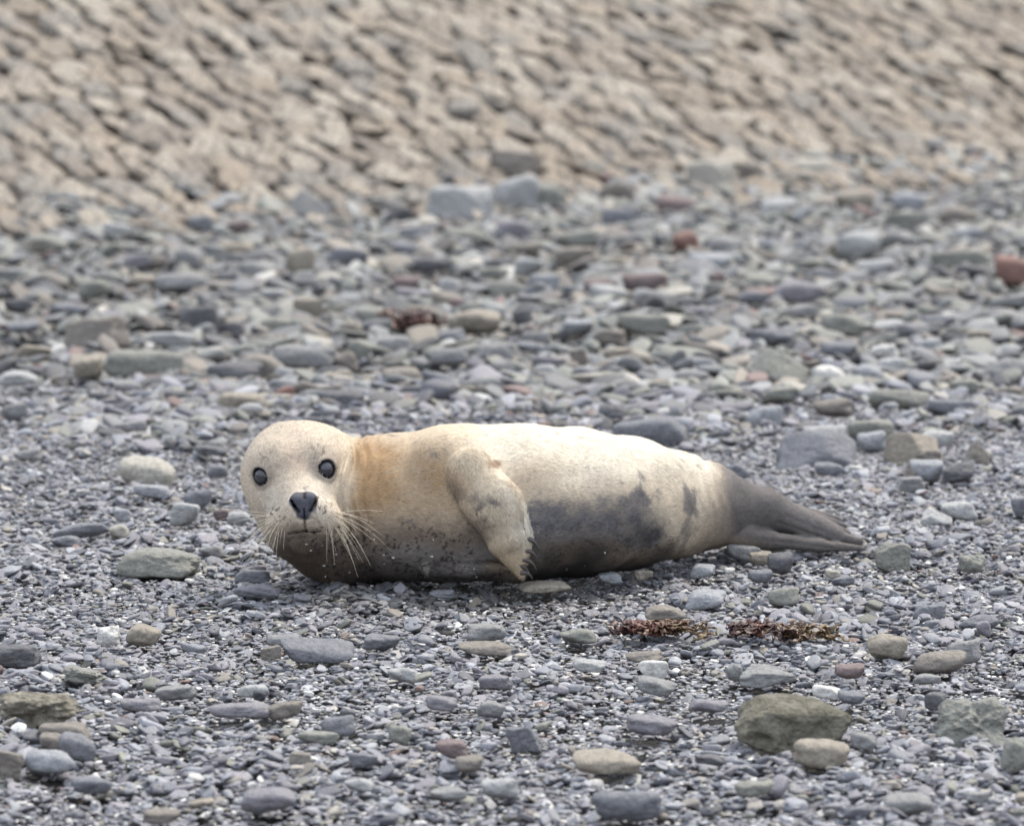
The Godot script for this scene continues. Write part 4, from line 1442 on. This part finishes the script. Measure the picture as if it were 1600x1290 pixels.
	stone(-0.848, 2.155, 0.078, 0.039, 0.058, -0.08, "slate", "dome", "slate grey domed stone just behind-right of the tilted corner slab")
	stone(-0.535, 1.091, 0.046, 0.028, 0.029, 0.16, "brown", "block", "small brown grey blocky stone just left of the pill-shaped pebble")
	stone(-0.433, 1.062, 0.167, 0.033, 0.079, 0.07, "slate", "pill", "long smooth pill-shaped slate pebble with rounded ends")
	stone(-0.524, 0.918, 0.062, 0.020, 0.035, -0.24, "grey", "flat", "small mid grey flat stone just left of the pill-shaped pebble")
	stone(-0.295, 0.933, 0.088, 0.025, 0.058, 0.06, "slate", "dome", "slate grey domed stone right of the pill-shaped pebble")
	stone(-0.558, 1.734, 0.129, 0.023, 0.083, 0.08, "violet", "slab", "large violet grey slab left of the domed dark slate")
	stone(-0.467, 1.747, 0.077, 0.026, 0.052, 0.03, "brown", "dome", "brown grey domed stone left of the domed dark slate")
	stone(-0.349, 1.937, 0.072, 0.033, 0.047, 0.22, "slate", "dome", "domed dark slate stone resting on a flat longer one")
	stone(-0.386, 2.017, 0.087, 0.017, 0.041, 0.05, "olive", "long", "olive grey long stone just left of the domed dark slate")
	stone(-0.337, 1.824, 0.038, 0.025, 0.029, -0.15, "dark", "round", "small dark grey rounded stone just behind the domed dark slate")
	stone(-0.223, 2.004, 0.046, 0.027, 0.040, 0.14, "olive", "round", "olive brown round stone alone in the foreground shingle")
	stone(-0.043, 1.738, 0.060, 0.025, 0.039, -0.04, "grey", "flat", "mid grey flat stone right of the olive brown stone")
	stone(-0.062, 0.817, 0.096, 0.028, 0.058, 0.31, "grey", "flat", "mid grey flat stone front-left of the tan stone under the flipper")
	stone(-0.057, 1.016, 0.129, 0.019, 0.075, 0.20, "brown", "flat", "large brown grey flat stone well front-left of the tan stone under the flipper")
	stone(-0.234, 1.342, 0.070, 0.023, 0.040, 0.09, "pale", "flat", "pale grey flat stone right of the pill-shaped pebble")
	stone(-0.529, 1.576, 0.029, 0.015, 0.026, 0.03, "black", "round", "small near-black pebble behind the long violet slab")
	stone(-0.770, 1.684, 0.087, 0.019, 0.037, -0.01, "violet", "long", "violet grey long stone right of the hollow boulder")
	stone(-0.707, 1.555, 0.088, 0.023, 0.058, 0.01, "grey", "flat", "mid grey flat stone well front-right of the white quartz stone")
	stone(-0.146, 1.667, 0.067, 0.024, 0.044, 0.04, "violet", "flat", "violet grey flat stone behind-right of the olive brown stone")
	stone(-0.410, 2.224, 0.042, 0.017, 0.026, -0.10, "brown", "block", "small brown grey blocky stone front-left of the domed dark slate")
	stone(-0.082, 2.289, 0.054, 0.023, 0.043, 0.08, "brown", "round", "brown grey rounded stone right of the olive brown stone")
	stone(-0.545, 1.525, 0.069, 0.021, 0.044, -0.09, "pale", "slab", "pale grey slab front-left of the pill-shaped pebble")
	stone(0.079, 0.150, 0.129, 0.020, 0.073, 0.06, "tan", "slab", "flat tan stone under the tips of the front flipper")
	stone(0.561, 1.995, 0.245, 0.080, 0.125, 0.21, "moss", "big", "big tan mossy boulder with a flat pale top and scooped face")
	stone(0.602, 2.214, 0.111, 0.042, 0.078, -0.13, "tan", "dome", "smooth tan grey stone in front of the big mossy boulder")
	stone(0.695, 2.071, 0.052, 0.026, 0.034, 0.03, "grey", "flat", "small mid grey flat stone right of the smooth tan stone")
	stone(0.918, 1.959, 0.152, 0.069, 0.103, -0.05, "olive", "crag", "craggy green grey boulder split by a crack")
	stone(0.180, 2.278, 0.134, 0.030, 0.097, 0.04, "tan", "dome", "tan boulder top at the very bottom of the photo")
	stone(0.283, 1.904, 0.103, 0.029, 0.079, -0.21, "violet", "dome", "large violet grey domed stone behind-right of the bottom tan boulder")
	stone(0.026, 2.063, 0.079, 0.038, 0.053, 0.11, "slate", "angular", "slate grey angular stone left of the bottom tan boulder")
	stone(0.836, 1.038, 0.091, 0.042, 0.060, 0.03, "tan", "dome", "round tan grey boulder right of the seaweed")
	stone(0.936, 1.216, 0.119, 0.038, 0.069, 0.01, "brown", "slab", "large brown grey slab right of the round boulder by the seaweed")
	stone(0.999, 1.105, 0.076, 0.041, 0.053, -0.06, "grey", "dome", "mid grey domed stone right of the round boulder by the seaweed")
	stone(0.306, 1.282, 0.068, 0.029, 0.040, -0.10, "white", "slab", "pale squared slab like a tile below the seaweed")
	stone(0.290, 1.120, 0.083, 0.019, 0.056, -0.17, "brown", "dome", "brown grey domed stone just behind the pale tile-like slab")
	stone(0.549, 1.361, 0.126, 0.029, 0.084, -0.17, "grey", "spear", "long two-tone grey stone with a pointed snout below the seaweed")
	stone(0.480, 1.327, 0.039, 0.028, 0.024, -0.03, "grey", "flat", "small mid grey flat stone just left of the pointed two-tone stone")
	stone(0.730, 1.303, 0.066, 0.023, 0.044, -0.04, "maroon", "flat", "maroon flat stone front-left of the round boulder by the seaweed")
	stone(0.650, 0.348, 0.078, 0.036, 0.055, -0.17, "olive", "dome", "greenish oval stone lying clear behind the second seaweed clump")
	stone(0.358, 0.550, 0.099, 0.026, 0.073, 0.16, "brown", "dome", "brown grey domed stone behind the pale tile-like slab")
	stone(0.463, 0.372, 0.097, 0.032, 0.065, -0.07, "blue", "slab", "pale blue grey slab front-left of the dark mossy stone")
	stone(0.980, 0.539, 0.081, 0.025, 0.036, 0.05, "slate", "long", "slate grey long stone behind-right of the round boulder by the seaweed")
	stone(1.082, 0.683, 0.094, 0.026, 0.070, 0.11, "slate", "dome", "slate grey domed stone right of the round boulder by the seaweed")
	stone(1.082, 0.759, 0.036, 0.026, 0.032, -0.08, "violet", "round", "small violet grey rounded stone right of the round boulder by the seaweed")
	stone(0.662, 1.543, 0.062, 0.022, 0.037, 0.01, "white", "flat", "whitish flat stone directly behind the big mossy boulder")
	stone(0.709, 1.600, 0.058, 0.019, 0.036, 0.04, "slate", "flat", "small slate grey flat stone before the round boulder by the seaweed")
	stone(0.971, 2.257, 0.058, 0.051, 0.033, -0.08, "olive", "slab", "olive grey slab front-right of the craggy boulder")
	stone(0.879, 1.652, 0.048, 0.026, 0.031, 0.06, "dark", "dome", "small dark grey domed stone behind-left of the craggy boulder")
	stone(0.150, 0.861, 0.084, 0.024, 0.052, 0.03, "olive", "flat", "olive grey flat stone before the tan stone under the flipper")
	stone(0.243, 0.019, 0.061, 0.019, 0.036, 0.13, "blue", "flat", "small pale blue grey flat stone right of the tan stone under the flipper")
	stone(0.326, -0.030, 0.050, 0.019, 0.033, 0.12, "tan", "flat", "ochre flat stone before the seal's dark belly patch")
	stone(0.814, 0.069, 0.057, 0.019, 0.035, 0.19, "slate", "flat", "small slate grey flat stone left of the greenish angular boulder")
	stone(0.477, -0.083, 0.061, 0.024, 0.039, -0.14, "blue", "slab", "small pale blue grey slab left of the dark mossy stone")
	stone(0.615, -0.001, 0.061, 0.024, 0.036, -0.08, "slate", "flat", "small slate grey flat stone just front-left of the dark mossy stone")
	stone(1.194, -14.554, 0.313, 0.181, 0.200, -0.09, "cream", "boulder", "big pale rock at the foot of the pitched slope", 0.025)
	stone(1.457, -14.827, 0.162, 0.124, 0.106, 0.08, "brown", "angular", "small brown grey angular stone just right of the big pale foot rock", 0.044)
	stone(1.806, -15.272, 0.381, 0.111, 0.213, -0.06, "cream", "slab", "long cream slab lying along the foot of the pitched slope", 0.066)
	stone(1.956, -13.295, 0.225, 0.102, 0.187, -0.02, "tan", "round", "tan rounded stone front-right of the long cream slab")
	stone(2.252, -13.163, 0.195, 0.100, 0.123, -0.22, "blue", "dome", "pale blue grey domed stone well behind the broad brown slab")
	stone(2.429, -12.188, 0.214, 0.086, 0.192, 0.06, "brown", "round", "brown grey rounded stone behind the broad brown slab")
	stone(1.487, -12.777, 0.202, 0.089, 0.187, -0.25, "pale", "round", "pale grey rounded stone before the long cream slab")
	stone(0.926, -12.777, 0.255, 0.107, 0.186, -0.03, "maroon", "dome", "broad pinkish stone on the upper bank")
	stone(0.615, -13.810, 0.193, 0.115, 0.124, -0.14, "brown", "dome", "brown grey domed stone left of the big pale foot rock")
	stone(0.237, -13.269, 0.152, 0.123, 0.125, -0.04, "olive", "round", "small olive grey rounded stone front-right of the dark brown boulder")
	stone(0.047, -13.294, 0.312, 0.186, 0.184, 0.16, "pale", "boulder", "large pale grey boulder before the dark brown boulder")
	stone(0.011, -14.182, 0.293, 0.159, 0.190, 0.13, "brown", "boulder", "dark brown boulder lodged in the pitched slope's foot", 0.121)
	stone(-1.135, -12.513, 0.266, 0.145, 0.154, 0.04, "grey", "wedge", "grey pyramid stone against the pitched slope's foot")
	stone(-0.282, -12.548, 0.393, 0.177, 0.236, -0.02, "pale", "boulder", "big pale grey stone banked up where slope and beach meet")
	stone(0.305, 1.477, 0.085, 0.025, 0.054, -0.10, "grey", "flat", "mid grey flat stone just before the pale tile-like slab")
	stone(0.624, -4.294, 0.140, 0.052, 0.095, 0.18, "grey", "flat", "mid grey flat stone just before the long pale green slab")
	stone(1.506, -6.199, 0.136, 0.030, 0.120, -0.05, "pale", "round", "pale grey rounded stone behind-right of the stained white stone")
	stone(-0.381, -4.246, 0.156, 0.062, 0.136, -0.06, "brown", "round", "brown grey rounded stone right of the lone dark dome")
	stone(0.384, -7.949, 0.157, 0.055, 0.100, 0.03, "maroon", "dome", "maroon domed stone just left of the long violet brown stone")
	stone(1.940, -10.509, 0.172, 0.066, 0.136, -0.02, "grey", "round", "mid grey rounded stone left of the broad brown slab")
	stone(2.117, -11.891, 0.241, 0.075, 0.104, 0.12, "olive", "long", "olive grey long stone behind-left of the broad brown slab")
	stone(0.199, -12.015, 0.145, 0.037, 0.099, 0.10, "olive", "dome", "small olive grey domed stone before the dark brown boulder")
	stone(-0.781, -9.206, 0.208, 0.089, 0.134, -0.00, "slate", "flat", "slate grey flat stone just right of the squat tan boulder")
	stone(1.855, -5.242, 0.122, 0.035, 0.085, 0.07, "pale", "dome", "pale grey domed stone well right of the level olive stone")
	stone(-2.219, -8.279, 0.200, 0.076, 0.120, 0.21, "grey", "angular", "mid grey angular stone well behind-left of the square-cut block")
	stone(1.801, -5.740, 0.113, 0.039, 0.076, -0.08, "tan", "flat", "tan flat stone well before the broad brown slab")
	stone(0.131, -7.352, 0.138, 0.034, 0.103, 0.08, "olive", "dome", "olive grey domed stone right of the tan stone by the far weed")
	stone(-0.390, -9.105, 0.166, 0.053, 0.096, -0.08, "dark", "flat", "dark grey flat stone just behind-right of the flat maroon stone")
	stone(0.131, -4.825, 0.129, 0.034, 0.080, 0.20, "violet", "flat", "violet grey flat stone front-right of the tan stone by the far weed")
	stone(1.175, -6.695, 0.153, 0.050, 0.089, 0.21, "grey", "flat", "mid grey flat stone just before the broad violet flat stone")
	stone(-1.830, -6.796, 0.161, 0.042, 0.095, -0.27, "slate", "angular", "slate grey angular stone behind the square-cut block")
	stone(0.600, -7.288, 0.183, 0.060, 0.156, -0.07, "grey", "round", "mid grey rounded stone just before the long violet brown stone")
	stone(-1.032, -7.632, 0.117, 0.033, 0.067, -0.10, "pale", "flat", "small pale grey flat stone just front-left of the squat tan boulder")
	stone(0.407, 1.692, 0.084, 0.019, 0.053, -0.01, "violet", "slab", "violet grey slab front-left of the pointed two-tone stone")
	stone(0.227, -3.888, 0.096, 0.028, 0.059, -0.08, "violet", "flat", "small violet grey flat stone behind-left of the slab over the rump")
	stone(1.297, -10.150, 0.163, 0.058, 0.118, -0.03, "slate", "dome", "slate grey domed stone behind-right of the small cream stone")
	stone(-1.354, -9.907, 0.203, 0.062, 0.085, 0.10, "tan", "long", "tan long stone left of the squat tan boulder")
	stone(1.694, -8.862, 0.206, 0.065, 0.138, -0.11, "pale", "dome", "pale grey domed stone left of the broad brown slab")
	stone(1.573, -5.358, 0.120, 0.043, 0.050, 0.16, "blue", "long", "pale blue grey long stone behind the level olive stone")
	stone(-2.105, -10.256, 0.138, 0.038, 0.085, -0.08, "brown", "flat", "small brown grey flat stone well behind the square-cut block")
	stone(-0.223, -4.193, 0.100, 0.030, 0.074, 0.01, "pale", "dome", "pale grey domed stone before the tan stone by the far weed")
	stone(0.909, -3.854, 0.123, 0.047, 0.070, 0.15, "olive", "angular", "olive grey angular stone just before the wedge boulder")
	stone(1.017, -5.720, 0.182, 0.051, 0.106, 0.23, "slate", "angular", "slate grey angular stone behind the wedge boulder")
	stone(1.047, -10.066, 0.192, 0.075, 0.122, 0.02, "grey", "slab", "mid grey slab just right of the brick red stone")
	stone(2.014, -6.402, 0.175, 0.052, 0.156, -0.06, "grey", "round", "mid grey rounded stone before the broad brown slab")
	stone(1.833, -7.765, 0.206, 0.060, 0.139, -0.10, "olive", "angular", "olive grey angular stone front-left of the broad brown slab")
	stone(-0.571, 2.623, 0.049, 0.010, 0.033, 0.30, "tan", "lump", "small tan lumpy stone well right of the tilted corner slab")
	stone(1.601, -7.899, 0.170, 0.042, 0.109, 0.21, "olive", "angular", "olive grey angular stone right of the broad violet flat stone")
	stone(-1.749, -4.376, 0.142, 0.035, 0.108, 0.11, "pale", "dome", "pale grey domed stone front-left of the square-cut block")
	stone(-0.022, 2.510, 0.073, 0.028, 0.050, -0.05, "pale", "dome", "pale grey domed stone well left of the bottom tan boulder")
	stone(-0.077, -4.105, 0.159, 0.047, 0.097, 0.12, "slate", "angular", "slate grey angular stone before the tan stone by the far weed")
	stone(-0.609, -4.392, 0.104, 0.032, 0.064, 0.08, "tan", "lump", "tan lumpy stone just behind the lone dark dome")
	stone(1.722, -10.222, 0.225, 0.086, 0.144, -0.07, "pale", "dome", "pale grey domed stone behind-right of the broad violet flat stone")
	stone(0.514, -9.122, 0.145, 0.055, 0.091, 0.05, "tan", "slab", "tan slab just behind-left of the long violet brown stone")
	stone(-2.067, -7.027, 0.128, 0.048, 0.077, -0.11, "dark", "flat", "dark grey flat stone left of the square-cut block")
	stone(0.714, -9.436, 0.133, 0.035, 0.090, 0.09, "pale", "flat", "small pale grey flat stone just front-left of the brick red stone")
	stone(0.075, -8.931, 0.148, 0.060, 0.095, -0.07, "pale", "lump", "pale grey lumpy stone behind-right of the tan stone by the far weed")
	stone(-0.356, -3.845, 0.113, 0.027, 0.075, 0.16, "violet", "angular", "violet grey angular stone right of the lone dark dome")
	stone(-0.169, 0.249, 0.064, 0.013, 0.043, 0.08, "slate", "flat", "small slate grey flat stone left of the tan stone under the flipper")
	stone(-1.794, -5.221, 0.132, 0.031, 0.076, -0.02, "tan", "flat", "tan flat stone left of the square-cut block")
	stone(0.784, -6.754, 0.128, 0.035, 0.057, -0.10, "violet", "long", "violet grey long stone front-left of the small cream stone")
	stone(-0.022, -7.652, 0.161, 0.067, 0.094, 0.01, "olive", "slab", "olive grey slab behind-right of the tan stone by the far weed")
	stone(-1.131, -3.760, 0.102, 0.041, 0.066, 0.04, "dark", "angular", "dark grey angular stone front-right of the log-shaped stone")
	stone(0.096, -5.739, 0.116, 0.031, 0.057, -0.06, "grey", "long", "mid grey long stone right of the tan stone by the far weed")
	stone(2.329, -10.948, 0.176, 0.055, 0.110, 0.03, "blue", "flat", "pale blue grey flat stone just behind the broad brown slab")
	stone(0.262, -6.189, 0.128, 0.041, 0.085, -0.10, "blue", "dome", "pale blue grey domed stone front-left of the long violet brown stone")
	stone(1.405, -9.163, 0.141, 0.041, 0.123, -0.08, "olive", "round", "olive grey rounded stone behind the broad violet flat stone")
	stone(0.599, -10.555, 0.163, 0.050, 0.110, -0.01, "grey", "flat", "mid grey flat stone left of the brick red stone")
	stone(1.037, -7.476, 0.136, 0.033, 0.060, 0.05, "slate", "long", "slate grey long stone just before the small cream stone")
	stone(0.007, -11.104, 0.198, 0.084, 0.125, -0.03, "violet", "flat", "violet grey flat stone right of the banked-up pale stone")
	stone(-0.081, -8.758, 0.143, 0.038, 0.089, 0.24, "olive", "flat", "olive grey flat stone behind the tan stone by the far weed")
	stone(0.142, -8.136, 0.145, 0.055, 0.062, 0.08, "blue", "long", "pale blue grey long stone behind-right of the tan stone by the far weed")
	stone(-0.544, -6.453, 0.186, 0.058, 0.119, -0.01, "olive", "flat", "olive grey flat stone before the flat maroon stone")
	stone(2.591, -10.602, 0.140, 0.047, 0.096, 0.15, "grey", "dome", "small mid grey domed stone right of the broad brown slab")
	stone(0.889, 1.383, 0.061, 0.016, 0.035, -0.00, "grey", "flat", "mid grey flat stone front-right of the round boulder by the seaweed")
	stone(-1.644, -7.517, 0.115, 0.045, 0.076, 0.08, "brown", "flat", "small brown grey flat stone behind the square-cut block")
	stone(1.712, -3.969, 0.109, 0.028, 0.067, -0.02, "brown", "flat", "brown grey flat stone well right of the level olive stone")
	stone(-0.622, -12.425, 0.158, 0.063, 0.077, 0.12, "dark", "long", "dark grey long stone left of the banked-up pale stone")
	stone(0.071, -5.388, 0.117, 0.027, 0.074, 0.09, "slate", "dome", "slate grey domed stone right of the tan stone by the far weed")
	stone(1.414, -8.529, 0.147, 0.047, 0.100, 0.08, "slate", "flat", "slate grey flat stone just behind-right of the broad violet flat stone")
	stone(-1.945, -6.137, 0.135, 0.031, 0.090, 0.01, "slate", "flat", "slate grey flat stone left of the square-cut block")
	stone(1.603, -4.768, 0.142, 0.033, 0.130, -0.06, "pale", "round", "pale grey rounded stone behind-right of the level olive stone")
	stone(1.229, -9.463, 0.147, 0.047, 0.070, -0.01, "brown", "long", "brown grey long stone just behind-right of the small cream stone")
	stone(-0.106, -9.823, 0.142, 0.042, 0.062, -0.09, "dark", "long", "dark grey long stone before the banked-up pale stone")
	stone(0.585, -12.080, 0.201, 0.083, 0.082, -0.11, "slate", "long", "slate grey long stone left of the brick red stone")
	stone(-1.806, -10.775, 0.191, 0.083, 0.109, 0.00, "tan", "angular", "tan angular stone well left of the squat tan boulder")
	stone(-1.166, -8.656, 0.173, 0.071, 0.136, -0.17, "grey", "round", "mid grey rounded stone just left of the squat tan boulder")
	stone(1.581, -4.166, 0.114, 0.031, 0.071, -0.11, "olive", "slab", "olive grey slab right of the level olive stone")
	stone(-0.495, -10.951, 0.179, 0.063, 0.078, 0.03, "slate", "long", "slate grey long stone front-left of the banked-up pale stone")
	stone(2.101, -7.170, 0.189, 0.051, 0.118, -0.19, "grey", "angular", "mid grey angular stone front-right of the broad brown slab")
	stone(1.769, -4.484, 0.171, 0.068, 0.123, 0.14, "grey", "dome", "large mid grey domed stone well right of the level olive stone")
	stone(-0.904, -8.071, 0.139, 0.043, 0.093, -0.07, "dark", "dome", "dark grey domed stone just before the squat tan boulder")
	stone(-0.908, -3.602, 0.168, 0.057, 0.137, 0.11, "tan", "round", "large tan rounded stone just before the smooth dark dome")
	stone(0.380, 2.228, 0.060, 0.013, 0.035, 0.11, "dark", "lump", "dark grey lumpy stone left of the big mossy boulder")
	stone(-1.787, -9.382, 0.146, 0.043, 0.071, 0.07, "violet", "long", "violet grey long stone well behind the square-cut block")
	stone(-0.116, 2.143, 0.066, 0.024, 0.044, -0.09, "maroon", "flat", "maroon flat stone right of the olive brown stone")
	stone(0.048, -4.080, 0.103, 0.038, 0.068, -0.10, "grey", "angular", "mid grey angular stone before the tan stone by the far weed")
	stone(-0.419, -7.492, 0.169, 0.045, 0.156, -0.14, "violet", "round", "violet grey rounded stone just before the flat maroon stone")
	stone(0.332, -10.481, 0.221, 0.081, 0.138, -0.08, "olive", "flat", "olive grey flat stone behind-left of the long violet brown stone")
	stone(0.740, -4.000, 0.125, 0.039, 0.078, -0.04, "olive", "flat", "olive grey flat stone left of the wedge boulder")
	stone(-0.036, 1.439, 0.073, 0.024, 0.048, -0.17, "violet", "flat", "violet grey flat stone well behind-right of the olive brown stone")
	stone(0.169, 1.224, 0.074, 0.020, 0.048, -0.08, "pale", "flat", "pale grey flat stone left of the pale tile-like slab")
	stone(1.718, -6.379, 0.138, 0.037, 0.090, -0.02, "slate", "lump", "slate grey lumpy stone before the broad brown slab")
	stone(-1.336, -4.111, 0.108, 0.034, 0.071, 0.09, "grey", "dome", "mid grey domed stone just front-left of the log-shaped stone")
	stone(-0.245, -10.585, 0.212, 0.086, 0.140, 0.00, "olive", "dome", "olive grey domed stone just before the banked-up pale stone")
	stone(1.413, -7.012, 0.156, 0.057, 0.089, 0.21, "slate", "slab", "slate grey slab right of the broad violet flat stone")
	stone(-0.514, -10.002, 0.166, 0.056, 0.126, 0.13, "slate", "dome", "slate grey domed stone behind the flat maroon stone")
	stone(0.296, -4.529, 0.134, 0.032, 0.099, -0.17, "grey", "dome", "mid grey domed stone left of the long pale green slab")
	stone(0.755, -7.271, 0.122, 0.029, 0.074, -0.08, "dark", "slab", "dark grey slab right of the long violet brown stone")
	stone(-2.343, -10.421, 0.249, 0.061, 0.166, -0.08, "olive", "dome", "large olive grey domed stone well behind the square-cut block")
	stone(0.939, -9.254, 0.209, 0.059, 0.139, 0.23, "blue", "flat", "pale blue grey flat stone just front-right of the brick red stone")
	stone(0.862, 2.569, 0.050, 0.013, 0.032, -0.06, "grey", "slab", "small mid grey slab before the craggy boulder")
	stone(-0.244, -5.739, 0.136, 0.037, 0.066, 0.22, "slate", "long", "slate grey long stone just left of the tan stone by the far weed")
	stone(-1.298, -5.578, 0.163, 0.045, 0.118, -0.14, "pale", "dome", "pale grey domed stone behind-right of the log-shaped stone")
	stone(-0.287, 2.246, 0.058, 0.020, 0.037, -0.15, "slate", "flat", "slate grey flat stone front-left of the olive brown stone")
	stone(1.319, -6.130, 0.169, 0.070, 0.114, 0.17, "olive", "flat", "olive grey flat stone front-right of the broad violet flat stone")
	stone(0.080, -10.132, 0.134, 0.045, 0.088, 0.08, "brown", "flat", "small brown grey flat stone front-right of the banked-up pale stone")
	stone(-1.393, -12.377, 0.205, 0.058, 0.133, 0.21, "brown", "dome", "brown grey domed stone left of the grey pyramid stone", 0.000)
	stone(-0.921, -5.700, 0.107, 0.026, 0.062, 0.12, "brown", "angular", "small brown grey angular stone behind-right of the smooth dark dome")
	stone(1.226, -5.241, 0.141, 0.044, 0.081, 0.07, "slate", "flat", "slate grey flat stone just behind the stained white stone")
	stone(-1.662, -8.260, 0.133, 0.043, 0.103, -0.04, "tan", "round", "tan rounded stone behind the square-cut block")
	stone(0.952, 2.573, 0.042, 0.012, 0.030, -0.06, "tan", "dome", "small tan domed stone well before the craggy boulder")
	stone(-0.019, -4.666, 0.145, 0.039, 0.093, -0.08, "violet", "flat", "violet grey flat stone before the tan stone by the far weed")
	stone(-1.657, -11.741, 0.151, 0.064, 0.095, 0.14, "slate", "flat", "small slate grey flat stone left of the grey pyramid stone")
	stone(-0.789, 2.481, 0.082, 0.023, 0.060, 0.02, "slate", "dome", "slate grey domed stone front-right of the tilted corner slab")
	stone(-0.446, 2.626, 0.103, 0.031, 0.062, -0.11, "violet", "flat", "large violet grey flat stone well front-left of the domed dark slate")
	stone(-0.118, 2.562, 0.069, 0.019, 0.057, 0.09, "grey", "round", "mid grey rounded stone before the olive brown stone")
	stone(0.210, 2.680, 0.125, 0.039, 0.061, -0.06, "slate", "long", "large slate grey long stone before the bottom tan boulder")
	stone(0.453, 2.507, 0.075, 0.021, 0.052, -0.02, "olive", "dome", "olive grey domed stone left of the smooth tan stone")
	stone(0.724, 2.659, 0.096, 0.028, 0.060, -0.02, "grey", "flat", "large mid grey flat stone well front-right of the smooth tan stone")
	stone(-0.636, 2.739, 0.068, 0.019, 0.049, 0.13, "brown", "dome", "brown grey domed stone well right of the tilted corner slab")
	stone(-0.288, 2.470, 0.056, 0.017, 0.033, -0.20, "pale", "flat", "pale grey flat stone before the olive brown stone")

	if SHOW_SHINGLE:
		make_shingle()
	if SHOW_SEAL:
		make_seal()

	seaweed(0.222, 0.450, 0.80, 0.06, 0.026, 120, 11, ["weed_maroon", "weed_red", "weed_red", "weed_brown", "weed_brown", "weed_gold"], "dark red seaweed clump with a golden tuft, the one nearer the seal's front flipper", 0.0048)
	seaweed(0.495, 0.722, 0.84, 0.06, 0.026, 125, 12, ["weed_maroon", "weed_red", "weed_maroon", "weed_brown", "weed_brown", "weed_gold"], "dark red seaweed clump fading to golden brown, the one nearer the round tan boulder", 0.0048)
	seaweed(-0.50, -0.285, -6.40, 0.09, 0.07, 40, 13, ["weed_red", "weed_maroon", "weed_red", "weed_brown"], "rusty red seaweed tuft far up the bank beside the rounded tan stone", 0.011)
	seaweed(-0.31, -0.20, -4.33, 0.05, 0.03, 16, 14, ["weed_green"], "small bright green weed tuft on the shingle behind the seal's back", 0.009)
	var shell := obj("seashell", shell_mesh(), mats["shell"])
	shell.transform = Transform3D(Basis.from_euler(Vector3(0.5, 0.5, 0.1)) * Basis.from_scale(Vector3(0.032, 0.010, 0.026)), Vector3(-0.985, 0.016, 1.975))
	tag(shell, "small white seashell lying below the hollow boulder", "seashell")
